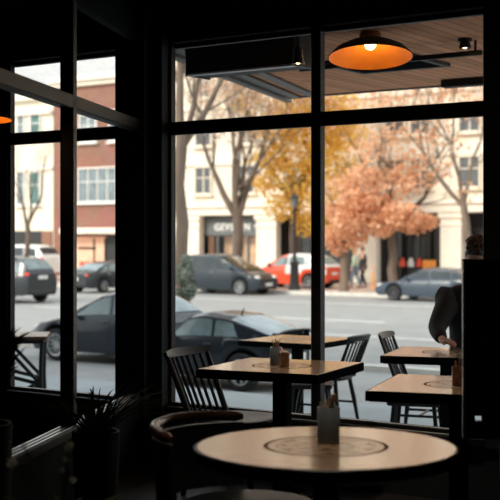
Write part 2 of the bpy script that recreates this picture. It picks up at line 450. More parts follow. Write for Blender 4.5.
b = MB(); wbox(b, -6.70, 4, 10.2, 10.26, CZ-.012, CZ+.2, .006); b.build('front_fascia', DKMETAL, root)
b = MB(); wbox(b, -24, 8, 5.6, WY1, ZT+.13, 12.0); wbox(b, -24, RX0-.13, 5.6, WY1, RZ, ZT+.13); wbox(b, RX1+.13, 8, 5.6, WY1, RZ, ZT+.13)
struct(b.build('wall_upper', mat('cafe_facade_paint', (.05, .052, .055), .8)), 'wall', 'dark street front of the cafe building')
# awning cassette hanging under the canopy by the window
pL, pR = at_Y(188, 7.0), at_Y(296, 7.0)
root = empty('awning_box', (pL.x, 7.0, 0), 0, 'long black box hanging under the canopy at the upper left of the big window', 'awning box')
wd = pR.x-pL.x
b = MB(); b.box((wd/2, .12, 2.74), (wd, .26, .20), .012); b.build('housing', BLK, root)
b = MB(); b.box((wd/2, .0, 2.636), (wd-.02, .05, .016), .004); b.build('lower_rail', STEEL, root)
for s in (.0, wd):
    b = MB(); b.box((s, .12, 2.745), (.03, .28, .23), .006); b.build('end_cap', DKMETAL, root)
# the black box hangs from two short rods reaching the soffit
for s in (.15, wd-.15):
    b = MB(); b.bar((s, .12, 2.83), (s, .12, CZ), .012); b.build('hanger', BLK, root)

# ceiling cassette (air unit) in the canopy
pa, pb = at_z(340, 66, CZ), at_z(432, 58, CZ)
cx0, cx1 = sorted((pa.x, pb.x)); yv = (pa.y+pb.y)/2
root = empty('ceiling_vent', ((cx0+cx1)/2, yv, CZ), 0, 'black rectangular vent set in the wood canopy behind the big orange lamp', 'vent')
vw = cx1-cx0
b = MB(); b.box((0, -.32, -.015), (vw, .05, .03), .004); b.box((0, .32, -.015), (vw, .05, .03), .004)
for s in (-1, 1): b.box((s*(vw/2-.025), 0, -.015), (.05, .6, .03), .004)
b.build('vent_frame', BLK, root)
b = MB(); b.box((0, 0, -.004), (vw-.1, .6, .006)); b.build('backing', DKMETAL, root)
for k in range(6):
    b = MB(); b.box((0, -.25+.1*k, -.018), (vw-.1, .03, .02), 0, Matrix.Rotation(.5, 4, 'X')); b.build('slat', BLK, root)

# pendant lamp (outside, under the canopy)
def pendant(loc, rad, ztop, label, tilt=0.0, group=None, lit=6.0):
    root = empty('pendant_lamp', loc, 0, label, 'lamp', group)
    T = Matrix.Rotation(TH, 4, 'Z') @ Matrix.Rotation(tilt, 4, 'X')
    h = rad*.42
    out = [(.055*rad/.3, h*1.0), (.10*rad/.3, h*.97), (rad*.55, h*.78), (rad*.82, h*.45), (rad*.97, h*.08), (rad, 0), (rad*.985, -.004)]
    inn = [(rad*.985, -.004), (rad*.955, h*.06), (rad*.80, h*.40), (rad*.53, h*.72), (.09*rad/.3, h*.91), (.001, h*.92)]
    def fine(p, n=4):
        r = []
        for a, c in zip(p[:-1], p[1:]): r += [(a[0]+(c[0]-a[0])*k/n, a[1]+(c[1]-a[1])*k/n) for k in range(n)]
        return r+[p[-1]]
    MB().lathe(out, 48, None, T).build('lamp_shade', BLK, root, True)
    MB().lathe(inn, 48, None, T).build('shade_lining', ORANGE_IN, root, True)
    MB().lathe([(.001, h*1.0), (rad*.27, h*1.0), (rad*.25, h*1.35), (rad*.17, h*1.62), (.012, h*1.70), (.001, h*1.7)], 24, None, T).build('collar', COPPER, root, True)
    MB().ball(T @ Vector((0, 0, h*.74)), rad*.135, 10).build('bulb', BULB, root, True)
    top = T @ Vector((0, 0, h*1.69))
    MB().bar(top, (top.x, top.y, ztop-loc[2]), .008).build('cord', BLK, root)
    MB().lathe([(.001, ztop-loc[2]-.03), (.05, ztop-loc[2]-.03), (.055, ztop-loc[2]), (.001, ztop-loc[2])], 20, None, Matrix.Translation((top.x, top.y, 0))).build('ceiling_rose', BLK, root, True)
    l = bpy.data.lights.new('bulb_light', 'POINT'); l.energy = lit; l.color = (1, .62, .30); l.shadow_soft_size = .04
    lo = bpy.data.objects.new('bulb_light', l); COL.objects.link(lo); lo.parent = root; lo.location = T @ Vector((0, 0, h*.3))
    return root
dl = 8.3
pl = at_d(370.5, dl, CAMZ+(HY-57)/F*dl)
pendant(pl, 42.5/F*dl, CZ, 'large black dome lamp with orange lining hanging under the canopy', R_(-9), None, 2.2)
pl = at_d(-9, 6.2, CAMZ+(HY-119)/F*6.2)
pendant(pl, .105, ZT, 'small lamp with orange lining hanging inside at the left edge', R_(-5), None, .6)

# track rail with spots under the canopy
def spot(name, px, py, d, label, zc=CZ):
    z = CAMZ+(HY-py)/F*d
    root = empty(name, at_d(px, d, z), 0, label, 'spotlight', 'small spotlights under the canopy')
    b = MB(); b.lathe([(.001, .06), (.03, .06), (.034, .0), (.044, -.045), (.036, -.045), (.028, -.01), (.001, -.01)], 16); b.build('housing', BLK, root, True)
    MB().ball((0, 0, -.026), .02, 8).build('bulb', BULB, root, True)
    b = MB(); b.bar((0, 0, .05), (0, 0, zc-z-.02), .012); b.lathe([(.001, zc-z-.02), (.05, zc-z-.02), (.05, zc-z), (.001, zc-z)], 14); b.build('mount', BLK, root)
spot('spotlight', 465, 42, 8.6, 'small black spotlight glowing at the upper right of the window')
spot('spotlight', 298, 57, 8.0, 'small black spotlight glowing beside the long black box')
p0, p1 = at_z(300, 54, CZ-.055), at_z(412, 43, CZ-.055)
yr = 8.02
xa, xb = at_Y(300, yr).x, at_Y(482, yr).x
root = empty('track_rail', (xa, yr, CZ), 0, 'black track rail running under the wood canopy past the orange lamp', 'rail')
b = MB(); b.box(((xb-xa)/2, 0, -.09), (xb-xa, .035, .035), .004); b.build('rail', BLK, root)
for s in (.1, (xb-xa)*.55, xb-xa-.05):
    b = MB(); b.bar((s, 0, -.075), (s, 0, 0), .01); b.build('hanger', BLK, root)
pc = at_Y(465, 9.9)
b = MB(); b.box((0, 0, -.035), (.42, .12, .07), .01)
o = tag(b.build('heater_box', BLK, None, False, (pc.x, 9.9, CZ)), 'small black box fixed under the canopy front edge at the right', 'box')

def brightener(x, d, label, power, ang=46):  # fixtures added out of view to brighten the tables and dried flowers
    p = W(x, d, ZT)
    root = empty('added_ceiling_light', p, 0, label, 'added light', 'added lamps above the tables and flowers')
    MB().lathe([(.001, 0), (.07, 0), (.07, -.09), (.062, -.09), (.055, -.02), (.001, -.02)], 20).build('housing', BLK, root, True)
    MB().lathe([(.001, -.03), (.05, -.03), (.05, -.022), (.001, -.022)], 16).build('bulb', BULB, root)
    l = bpy.data.lights.new('brightener', 'SPOT'); l.energy = power; l.color = (1, .82, .64); l.spot_size = R_(ang); l.spot_blend = .6; l.shadow_soft_size = .05
    lo = bpy.data.objects.new('brightener', l); COL.objects.link(lo); lo.parent = root; lo.location = (0, 0, -.10)
brightener(.26, 4.2, 'unseen added downlight above the round table', 58)
brightener(.15, 6.7, 'unseen added downlight above the square table', 55)
brightener(-.55, 3.75, 'unseen added downlight above the dried flowers', 30, 17)
brightener(1.0, 6.0, 'unseen added downlight above the right-hand table', 45)

# ------------------------------------------------------------------ furniture
TW_SQ = mat_table('varnished_table_wood', .17)
TW_RD = mat_table('varnished_round_table_wood', .215)
def square_table(loc, rz, size, ztop, label, group, foot=0.0):
    root = empty('square_table', (loc.x, loc.y, foot), rz, label, 'table', group)
    h = ztop-foot
    MB().box((0, 0, h-.011), (size-.012, size-.012, .022), .003).build('tabletop', TW_SQ, root)
    b = MB()
    for s in (-1, 1):
        b.box((s*(size/2-.006), 0, h-.025), (.013, size, .048), .003); b.box((0, s*(size/2-.006), h-.025), (size-.026, .013, .048), .003)
    b.build('edge_band', EDGEB, root)
    b = MB(); b.box((0, 0, h-.037), (size-.03, size-.03, .03)); b.build('underframe', EDGEB, root)
    b = MB(); b.box((0, 0, (h-.05)/2+.02), (.085, .085, h-.09), .006); b.build('pedestal', EDGEB, root)
    b = MB(); b.box((0, 0, .012), (size*.62, .09, .024), .006); b.box((0, 0, .012), (.09, size*.62, .0238), .006); b.build('foot', EDGEB, root)
    return root
GT = 'square pedestal tables'
def cam_ang(x, d): return TH + math.atan2(d, x)
c2 = W(.18, 6.90)
square_table(c2, cam_ang(.95, -.43), .72, .75, 'square wooden table inside, with a grey cup of sticks, before the mullion', GT)
A4, e4 = Vector((.542, 5.75)), Vector((.95, -.31)).normalized(); f4 = Vector((.31, .95)).normalized()
m4 = A4 + e4*.375 + f4*.385
square_table(W(m4.x, m4.y), cam_ang(e4.x, e4.y), .76, .75, 'square wooden table inside at the right, running behind the dark screen', GT)
t3 = W(.43, 11.13)
square_table(t3, cam_ang(.67, -.42), .78, .55, 'square wooden terrace table behind the mullion, with a black spindle chair', GT, GZ)
A5 = Vector((.846, 8.0)); e5 = Vector((.95, -.32)).normalized(); f5 = Vector((.32, .95)).normalized()
m5 = A5+e5*.375+f5*.375
square_table(W(m5.x, m5.y), cam_ang(e5.x, e5.y), .75, .70, 'square wooden terrace table where the person in black sits', GT, GZ)

# round table
rc = W(.261, 4.23)
root = empty('round_table', (rc.x, rc.y, 0), R_(20), 'big round wooden table in front with an inlaid medallion', 'table')
MB().lathe([(.001, .728), (.44, .728), (.447, .733), (.447, .745), (.442, .75), (.001, .75)], 96).build('tabletop', TW_RD, root, True, None, 30)
MB().lathe([(.446, .752), (.453, .748), (.455, .735), (.452, .71), (.43, .700), (.001, .700), (.001, .727), (.446, .727), (.446, .752)], 96).build('edge_band', BLKWOOD, root, True, None, 50)
MB().lathe([(.10, .70), (.05, .66), (.042, .4), (.045, .08), (.08, .05)], 24).build('pedestal', BLK, root, True)
MB().lathe([(.001, .05), (.10, .05), (.27, .018), (.28, 0), (.001, 0)], 40).build('foot', BLK, root, True)

# spindle chair: faces +x
def make_chair(label, group):
    root = empty('spindle_chair', (0, 0, 0), 0, label, 'chair', group)
    hs = .45
    # saddle seat
    rows = []
    n = 28
    def outline(k, s=1.0):
        q = 2*PI*k/n; c, sn = math.cos(q), math.sin(q)
        ex = 3.2
        x = math.copysign(abs(c)**(2/ex), c)*.215; y = math.copysign(abs(sn)**(2/ex), sn)*(.215+.018*c)
        return x*s, y*s
    for s, z in ((.02, hs-.012), (.4, hs-.012), (.75, hs-.004), (.93, hs), (.99, hs-.004), (1.0, hs-.014), (.98, hs-.03), (.90, hs-.038), (.02, hs-.038)):
        rows.append([(*outline(k, s), z) for k in range(n)])
    MB().grid(list(reversed(rows)), None, True).build('seat', BLKWOOD, root, True, None, 50)
    for sx, sy in ((1, 1), (1, -1), (-1, 1), (-1, -1)):
        MB().tube([(sx*.155, sy*.145, hs-.03), (sx*.185, sy*.18, .22), (sx*.215, sy*.205, 0)], [.019, .021, .014], 10).build('leg', BLKWOOD, root, True)
    for sy in (1, -1):
        MB().bar((.193, sy*.187, .19), (-.193, sy*.187, .19), .011, 8).build('stretcher', BLKWOOD, root, True)
    MB().bar((0, .187, .19), (0, -.187, .19), .010, 8).build('stretcher', BLKWOOD, root, True)
    # back: posts, spindles and a bent crest rail
    def back(y, t):  # t 0..1 up the back
        return Vector((-.175-.15*t - .03*(1-(y/.2)**2)*(1 if t else 1), y*(1-.0*t), hs-.015+.375*t))
    for sy in (1, -1):
        MB().tube([back(sy*.182, 0), back(sy*.190, .5), back(sy*.196, .98)], [.017, .017, .013], 10).build('back_post', BLKWOOD, root, True)
    for k in range(6):
        y = -.13+.052*k
        MB().tube([back(y, 0), back(y*1.04, .5), back(y*1.08, .97)], [.009, .0095, .008], 8).build('spindle', BLKWOOD, root, True)
    rows = []
    for k in range(17):
        y = -.222+.444*k/16
        e = 1-(abs(y)/.222)**4
        c = back(y, 1.0)
        hh = .026*(.55+.45*e); tt = .012
        dn = Vector((-.37, 0, .93)).normalized(); dt = Vector((.93, 0, .37))
        rows.append([c+dn*hh+dt*tt, c+dn*hh*1.1, c+dn*hh-dt*tt, c-dn*hh-dt*tt, c-dn*hh*1.1, c-dn*hh+dt*tt])
    mb = MB().grid(rows, None, True); mb.f.append([0, 1, 2, 3, 4, 5]); mb.m.append(0); mb.f.append([16*6+k for k in (5, 4, 3, 2, 1, 0)]); mb.m.append(0)
    mb.build('crest_rail', BLKWOOD, root, True, None, 60)
    return root
GC = 'black spindle-back chairs'
ch = make_chair('black spindle-back chair inside by the left of the big window', GC)
pc = W(-.075, 7.08); ch.location = (pc.x, pc.y, 0); ch.rotation_euler = (0, 0, cam_ang(.86, -.51)); ch.scale = (1.06, 1.06, .98)
p = W(.69, 11.05, GZ); cc = dup(ch, p, cam_ang(-.87, .5), 'black spindle-back chair on the terrace at the table behind the mullion', GC, 1.0); cc.scale = (1, 1, .97)
p = W(1.455, 10.3, GZ); cc = dup(ch, p, cam_ang(.93, -.36), 'black spindle-back chair on the terrace behind the table at the right', GC, 1.0); cc.scale = (1.0, 1.0, 1.04)

def make_stool(label, group):
    root = empty('stool', (0, 0, 0), 0, label, 'stool', group)
    MB().box((0, 0, .44), (.40, .36, .04), .012).build('seat', BLKWOOD, root)
    for sx, sy in ((1, 1), (1, -1), (-1, 1), (-1, -1)):
        MB().tube([(sx*.15, sy*.13, .425), (sx*.19, sy*.165, 0)], [.017, .014], 10).build('leg', BLKWOOD, root, True)
    for sx in (1, -1): MB().bar((sx*.172, -.15, .18), (sx*.172, .15, .18), .010).build('stretcher', BLKWOOD, root, True)
    MB().bar((-.172, 0, .18), (.172, 0, .18), .010).build('stretcher', BLKWOOD, root, True)
    return root
st = make_stool('black backless stool on the terrace, seen under the inside table', 'black terrace stools')
p = W(.50, 10.35, GZ); st.location = p; st.rotation_euler = (0, 0, cam_ang(1, -.12)); st.scale = (1, 1, .98)
p = W(1.26, 9.30, GZ); dup(st, p, cam_ang(1, -.3), 'black backless stool on the terrace, seen under the right-hand tables', 'black terrace stools')

# tub chair at the round table: faces the table
p = W(-.005, 4.64)
root = empty('tub_chair', (p.x, p.y, 0), cam_ang(.91, -.41), 'dark tub chair with a rounded brown back rail at the round table', 'chair')
rr = .335
MB().lathe([(.001, .43), (.24, .43), (.255, .445), (.25, .465), (.15, .475), (.001, .475)], 36).build('seat', BLKWOOD, root, True)
angs = [R_(118+124*k/24) for k in range(25)]
b = MB(); rows = []
for a in angs:
    c, s = math.cos(a), math.sin(a)
    rows.append([((rr+.012)*c, (rr+.012)*s, .47), ((rr+.03)*c, (rr+.03)*s, .72), ((rr+.006)*c, (rr+.006)*s, .72), ((rr-.012)*c, (rr-.012)*s, .47)])
b.grid(rows, None, True); b.f += [[0, 1, 2, 3], [99, 98, 97, 96]]; b.m += [0, 0]; b.build('backrest', BLKWOOD, root, True, None, 50)
def rz_(a): return .735+.02*math.cos((a-PI)*1.2)
MB().tube([((rr+.018)*math.cos(a), (rr+.018)*math.sin(a), rz_(a)) for a in angs], [.012]+[.021]*23+[.012], 10).build('back_rail', RAILW, root, True)
for k in range(4):
    a = R_(45+90*k); c, s = math.cos(a), math.sin(a)
    MB().tube([(.19*c, .19*s, .435), (.225*c, .225*s, 0)], [.019, .014], 10).build('leg', BLKWOOD, root, True)

# trestle table with crossed struts, on the terrace at the left
pt = at_d(22, 11.7, GZ)
root = empty('trestle_table', pt, TH+R_(6), 'dark terrace table with brown edge and crossed strut legs at the left', 'table')
MB().box((0, 0, .735), (.50, .60, .03), .005).build('tabletop', BRNWOOD, root)
MB().box((-.005, 0, .70), (.46, .54, .04), .004).build('apron', BLKWOOD, root)
for sx in (-1, 1):
    for sy in (-.24, .24):
        MB().tube([(sx*.205, sy, .70), (sx*.195, sy, .55), (sx*.19, sy, .35), (sx*.20, sy, .15), (sx*.225, sy, 0)], .021, 8).build('leg', BLKWOOD, root, True)
for sy in (-.24, .24):
    MB().bar((.19, sy, .30), (-.16, sy, .68), .018).build('strut', BLKWOOD, root, True)
    MB().bar((.19, sy, .30), (-.19, sy, .40), .018).build('strut', BLKWOOD, root, True)
    MB().bar((.19, sy, .30), (-.20, sy, .06), .018).build('strut', BLKWOOD, root, True)

# dark screen at the right
pS = at_d(462.5, 5.2)
root = empty('privacy_screen', (pS.x, pS.y, 0), TH+R_(-4), 'dark half-height screen panel at the right by the table', 'screen')
zt = CAMZ-(261-HY)/F*5.2; zb = CAMZ-(438-HY)/F*5.2
hx, hz_, hw_, hh_ = (478-462.5)/F*5.2, CAMZ-(418-HY)/F*5.2, .015, .012
b = MB()
for x0_, x1_, z0_, z1_ in ((0, hx-hw_, zb, zt), (hx+hw_, .90, zb, zt), (hx-hw_, hx+hw_, zb, hz_-hh_), (hx-hw_, hx+hw_, hz_+hh_, zt)):
    b.box(((x0_+x1_)/2, 0, (z0_+z1_)/2), (x1_-x0_, .04, z1_-z0_))
b.build('panel', BLK, root)
MB().box((.006, -.003, (zt+zb)/2), (.013, .05, zt-zb+.002), .003).build('edge_trim', ALU, root)
MB().box((.45, 0, zt+.004), (.90, .05, .010), .003).build('cap_rail', BLK, root)
for s in (.18, .80):
    MB().box((s, 0, zb/2), (.05, .05, zb), .004).build('post', BLK, root)
    MB().box((s, 0, .008), (.09, .34, .016), .004).build('foot', BLK, root)
# ------------------------------------------------------------------ table things
def cup_sticks(loc, rad, h, sticks, label):
    root = empty('stick_cup', loc, 0, label, 'cup', 'grey cups of wooden sticks')
    MB().lathe([(.001, .0), (rad*.96, 0), (rad, .006), (rad, h-.003), (rad-.002, h), (rad-.006, h-.002), (rad-.007, .012), (.001, .012)], 32).build('cup', CUPG, root, True)
    for (ax, ay, ln, w) in sticks:
        base = Vector((-ax*.4*rad, -ay*.4*rad, .014)); tip = Vector((ax*rad, ay*rad, ln))
        dr = (tip-base).normalized(); q = Vector((0, 0, 1)).rotation_difference(dr).to_matrix().to_4x4()
        MB().box((base+tip)/2, (w, .003, (tip-base).length), .001, q).build('wooden_stick', STICK, root)
    return root
def lw(px, d): return at_d(px, d)
d1 = F*.715/(443-HY)
p = at_d(328.5, d1, .75)
p1 = cup_sticks((p.x, p.y, .7505), 11.2/F*d1, 36/F*d1, [(.45, -.3, .172, .019), (-.75, .2, .142, .006), (-.2, .5, .15, .007), (.1, .3, .145, .006)], 'grey cup with wooden sticks on the round table')
p1.rotation_euler = (0, 0, TH)
d2 = F*.715/(365-HY)
p = at_d(276, d2, .75)
p1 = cup_sticks((p.x, p.y, .7505), 6.0/F*d2, 18/F*d2, [(-.6, -.2, .142, .006), (-.1, .3, .147, .006), (.3, -.2, .140, .007), (.65, .2, .145, .006), (.0, -.4, .138, .006)], 'grey cup with wooden sticks on the square table')
p1.rotation_euler = (0, 0, TH)
p = at_d(284.2, d2*.985, .75)
root = empty('candle_holder', (p.x, p.y, .7505), TH+.25, 'small amber holder beside the grey cup on the square table', 'candle holder', 'amber table holders')
MB().box((0, 0, .043), (.050, .050, .086), .006).build('holder', AMBER, root)
MB().box((0, 0, .0865), (.036, .036, .004)).build('candle', CREAM2, root)
d4 = F*.715/(385.5-HY)
p = at_d(457.5, d4, .75)
root = empty('stick_holder', (p.x, p.y, .7505), TH+.1, 'small amber glass with a wooden stick on the right-hand table', 'holder', 'amber table holders')
MB().lathe([(.001, 0), (.024, 0), (.026, .004), (.028, .092), (.025, .092), (.022, .008), (.001, .008)], 24).build('glass', AMBER, root, True)
for (x, y, l) in ((.012, 0, .125), (-.008, .008, .108)):
    q = Vector((0, 0, 1)).rotation_difference(Vector((x, y, l)).normalized()).to_matrix().to_4x4()
    MB().box((x/2, y/2, .012+l/2), (.010, .003, l), .001, q).build('wooden_stick', STICK, root)

# ------------------------------------------------------------------ potted plants in the dark foreground
def blade(mb, base, ang, lean, ln, wd, r, droop=1.0):
    n = 7; L = []; Rr = []
    for k in range(n):
        t = k/(n-1)
        out = lean*t*ln + droop*.22*ln*t*t; up = ln*t*(1-.28*lean*t) - droop*.25*ln*t**3
        c = Vector(base)+Vector((math.cos(ang)*out, math.sin(ang)*out, up))
        w = wd*math.sin(PI*min(1, .12+.88*t))**.8 if t < 1 else .001
        sd = Vector((-math.sin(ang), math.cos(ang), 0))*w
        L.append(c-sd); Rr.append(c+sd+Vector((0, 0, .3*w)))
    mb.grid([L, Rr])
def potted(name, loc, ph, pr, nb, ln, wd, label, group, lean=(.2, 1.1), leafm=LEAFD):
    root = empty(name, loc, 0, label, 'plant', group)
    MB().lathe([(.001, 0), (pr*.8, 0), (pr*.84, .01), (pr, ph-.02), (pr, ph), (pr-.015, ph), (pr-.02, ph-.05), (.001, ph-.05)], 32).build('planter', POTM, root, True)
    MB().lathe([(.001, ph-.03), (pr-.018, ph-.035)], 24).build('soil', SOIL, root)
    mb = MB()
    for k in range(nb):
        a = rnd.uniform(0, 2*PI); r = rnd.uniform(0, pr*.5)
        blade(mb, (r*math.cos(a), r*math.sin(a), ph-.04), a+rnd.uniform(-.5, .5), rnd.uniform(*lean), ln*rnd.uniform(.6, 1.1), wd*rnd.uniform(.7, 1.3), rnd)
    mb.build('foliage', leafm, root, True)
    return root
p = W(-.77, 6.15); potted('potted_plant', (p.x, p.y, 0), .50, .12, 120, .40, .0055, 'dark spiky potted plant in front of the glazed screen', 'dark potted plants')
p = W(-1.0, 4.55); potted('potted_plant', (p.x, p.y, 0), .78, .12, 130, .50, .026, 'tall dark leafy potted plant at the left edge', 'dark potted plants', (.0, .12))
# dried flowers
p = W(-.565, 3.72)
root = empty('dried_flowers', (p.x, p.y, 0), 0, 'pot of pale dried flowers low in the left corner', 'flowers')
MB().lathe([(.001, 0), (.12, 0), (.13, .01), (.11, .52), (.095, .55), (.08, .55), (.08, .5), (.001, .5)], 28).build('planter', POTM, root, True)
def flower(c, r, n):
    b = MB()
    for k in range(n):
        v = Vector((rnd.gauss(0, 1), rnd.gauss(0, 1), rnd.gauss(0, 1))).normalized()
        a = v.orthogonal().normalized(); q = v.cross(a); s = r*.5
        cc = Vector(c)+v*r*rnd.uniform(.6, 1)
        b.add([cc-a*s, cc+v*s*.4-q*s*.7, cc+a*s, cc+v*s*.4+q*s*.7], [(0, 1, 2, 3)])
    return b
def loc_cam(px, py, d, o):
    w = at_d(px, d, CAMZ-(py-HY)/F*d); return w-Vector((o.x, o.y, 0))
for (px, py, r, n) in ((12, 463, .017, 26), (24, 446, .010, 18), (69, 447, .013, 24), (66, 460, .009, 14), (73, 480, .010, 16), (62, 470, .008, 12)):
    c = loc_cam(px, py, 3.72+rnd.uniform(-.05, .05), p)
    MB().tube([(c.x*.15, c.y*.15, .5), (c.x*.6, c.y*.6, .5+(c.z-.5)*.7), c], .0022, 5).build('flower_stem', LEAFD, root)
    flower(c, r, n).build('flower_head', PETAL, root)
b = MB()
for k in range(60):
    a = rnd.uniform(0, 2*PI); blade(b, (.03*math.cos(a), .03*math.sin(a), .5), a, rnd.uniform(.5, 1.6), rnd.uniform(.15, .28), .012, rnd)
b.build('foliage', LEAFD, root, True)

# ------------------------------------------------------------------ cars
def interp(pl, x):
    if x <= pl[0][0]: return pl[0][1]
    for (a, u), (c, v) in zip(pl[:-1], pl[1:]):
        if x <= c: return u+(v-u)*(x-a)/(c-a)
    return pl[-1][1]
def smooth_i(pl, x, w=.10):
    return sum(interp(pl, x+w*k/3)*wt for k, wt in zip(range(-3, 4), (1, 2, 3, 4, 3, 2, 1)))/16
def paint(name, col, rough=.22, lo=None):
    m = mat(name, col, rough, .0, var=.05, scale=2, coat=.15, spec=.4)
    return m
def car(name, label, loc, rz, P, body, group=None, cat='car', glass=CARGLASS, rim=RIM, body2=None):
    root = empty(name, loc, rz, label, cat, group)
    Lc, Wc, wb, r = P['L'], P['W'], P['wb'], P['r']
    fx = P.get('fx', Lc/2-.85); rx = fx-wb
    sill = P.get('sill', .19); ra = r+.06
    def hw(x):
        s = abs(2*x/Lc); t = max(0, (-2*x/Lc-.45)/.55); return Wc/2*(1-.16*s**4-.06*s**12-P.get('tail', 0)*t**2)
    def zb(x):
        z = sill
        s = abs(2*x/Lc)
        if s > .93: z += .10*(s-.93)/.07
        for xw in (fx, rx):
            dx = abs(x-xw)
            if dx < ra: z = max(z, r+math.sqrt(ra*ra-dx*dx))
        return z
    def deck(x): return smooth_i(P['deck'], x, .08)
    def top(x): return max(smooth_i(P['top'], x, .10), deck(x)+.012)
    def sec(x):
        w = hw(x); z0 = zb(x); zd = max(deck(x), z0+.03); zt_ = max(top(x), zd+.012)
        c = min(1, max(0, (zt_-zd-.02)/.30))
        y5 = w*(.92-.16*c); h = zt_-zd
        return [(w*.95, z0), (w*.995, z0+.22*(zd-z0)), (w, z0+.58*(zd-z0)), (w*.975, z0+.9*(zd-z0)), (w*.925, zd),
                (y5*(1-.04*(1-c)), zd+h*(.84 if c > 0 else .5)), (y5*.80, zd+h*.965), (y5*.4, zd+h*.995), (0, zt_)]
    xs = sorted(set([-Lc/2+Lc*k/72 for k in range(73)] + [xw+s*ra*q for xw in (fx, rx) for s in (-1, 1) for q in (1.001, .995, .97, .9, .8, .65, .45, .2)]))
    rows = []
    for x in xs:
        S = sec(x); s = 2*x/Lc
        rows.append([(x, y, z) for y, z in S]+[(x, -y, z) for y, z in reversed(S[:-1])])
    b = MB()
    if body2:
        n = len(rows[0])
        vs = [p for q in rows for p in q]; fa = []; fb = []
        for i in range(len(rows)-1):
            xm = (xs[i]+xs[i+1])/2
            for k in range(n-1):
                f = (i*n+k, i*n+k+1, (i+1)*n+k+1, (i+1)*n+k)
                kk = min(k, n-2-k)
                (fb if xm < P['split'] and kk >= 2 else fa).append(f)
        o = len(b.v); b.v += [Vector(v) for v in vs]
        ia, ib = b.mi(body), b.mi(body2)
        for f in fa: b.f.append(list(f)); b.m.append(ia)
        for f in fb: b.f.append(list(f)); b.m.append(ib)
    else:
        b.grid(rows, body)
    n = len(rows[0]); N = len(rows)
    b.f.append(list(range(n))); b.m.append(b.mi(body)); b.f.append([(N-1)*n+k for k in range(n-1, -1, -1)]); b.m.append(b.mi(body))
    # door seams
    for xd in P.get('seams', []):
        for sg in (1, -1):
            pts = [Vector((xd, sg*(y+.001), z)) for y, z in sec(xd)[1:5]]
            b.tube(pts, .006, 4, TRIMB)
    b.build('body', body, root, True, None, 32)
    MB().box((0, 0, (sill+.02+.62)/2), (Lc-.25, Wc-.56, .62-sill-.02)).build('underbody', TRIMB, root)
    # glass
    def side_pt(x, v, sg):
        S = sec(x); a, c = S[4], S[5]
        return Vector((x, sg*(a[0]+(c[0]-a[0])*v+.008), a[1]+(c[1]-a[1])*v+.002))
    for (x0b, x1b, x0t, x1t) in P['side']:
        for sg in (1, -1):
            g = []
            for i in range(9):
                u = i/8; row = []
                for j in range(4):
                    v = .10+.80*j/3; x = (x0b+(x0t-x0b)*v)*(1-u)+(x1b+(x1t-x1b)*v)*u
                    row.append(side_pt(x, v, sg))
                g.append(row)
            MB().grid(g).build('side_window', glass, root, True)
    def screen_(x0, x1, name_):
        g = []
        sgx = 1 if name_ == 'windshield' else -1
        for i in range(9):
            x = x0+(x1-x0)*i/8; S = sec(x); half = [S[5], S[6], S[7], S[8]]
            row = []
            for j in range(13):
                u = -1+2*j/12; t = (1-abs(u)*.93)*3
                k = min(2, int(t)); f = t-k
                y = half[k][0]+(half[k+1][0]-half[k][0])*f; z = half[k][1]+(half[k+1][1]-half[k][1])*f
                row.append(Vector((x+.008*sgx, math.copysign(y, u) if u else 0, z+.008)))
            g.append(row)
        MB().grid(g).build(name_, glass, root, True)
    screen_(*P['ws'], 'windshield'); screen_(*P['rw'], 'rear_window')
    # lights, mirrors, handles, plates
    hz = P.get('hz', .62); tz = P.get('tz', .78)
    for sg in (1, -1):
        x = Lc/2-.13; MB().ball((x-.06, sg*hw(x)*.80, hz), .15, 10, None, (1.05, .85, .50), Matrix.Rotation(-sg*.5, 4, 'Z')).build('headlight', HEADL, root, True)
        x = -Lc/2+.10; MB().ball((x+.02, sg*hw(x)*.82, tz), .13, 10, None, (.8, 1.0, .62), Matrix.Rotation(sg*.5, 4, 'Z')).build('tail_light', TAILL, root, True)
        xm = P['mirror']; y = sec(xm)[4][0]; z = deck(xm)+.08
        mm = MB(); mm.ball((xm, sg*(y+.14), z), .10, 8, None, (.55, 1, .72)); mm.bar((xm, sg*y*.95, z-.08), (xm, sg*(y+.1), z-.02), .025); mm.build('wing_mirror', body if not body2 else TRIMB, root, True)
        for xh in P.get('handles', []):
            S = sec(xh); yy = S[3][0]; zz = S[3][1]-.03
            MB().tube([(xh-.09, sg*(yy-.004), zz), (xh-.06, sg*(yy+.022), zz), (xh+.06, sg*(yy+.022), zz), (xh+.09, sg*(yy-.004), zz)], .013, 6).build('door_handle', P.get('hm', STEEL), root, True)
    MB().box((-Lc/2-.008, 0, P.get('pz', .55)), (.02, .46, .12), .004).build('number_plate', PLATE, root)
    MB().box((Lc/2+.008, 0, .42), (.02, .46, .12), .004).build('number_plate', PLATE, root)
    MB().box((Lc/2+.004, 0, .60), (.02, .8, .10), .006).build('grille', TRIMB, root)
    MB().box((-Lc/2+.01, 0, .33), (.06, Wc*.5, .10), .02).build('rear_bumper_trim', TRIMB, root)
    if P.get('spoiler'):
        x = -Lc/2+.12; z = deck(x)+.02
        rows = []
        for j in range(13):
            y = (-1+2*j/12)*Wc*.36; zz = z+.12-.05*(abs(y)/(Wc*.36))**3
            rows.append([(x+.16, y, zz-.03), (x-.02, y, zz+.015), (x-.14, y, zz+.045), (x-.145, y, zz+.025), (x-.02, y, zz-.012)])
        b = MB(); b.grid(rows, None, True); b.f += [[0, 1, 2, 3, 4], [60+k for k in (4, 3, 2, 1, 0)]]; b.m += [0, 0]
        for sg in (-1, 1): b.box((x, sg*Wc*.29, z+.04), (.12, .03, .14), .006)
        b.build('spoiler', body, root, True)
    if P.get('antenna'):
        MB().tube([(P['antenna'], 0, top(P['antenna'])-.01), (P['antenna']-.06, 0, top(P['antenna'])+.10)], [.02, .006], 6).build('antenna', TRIMB, root)
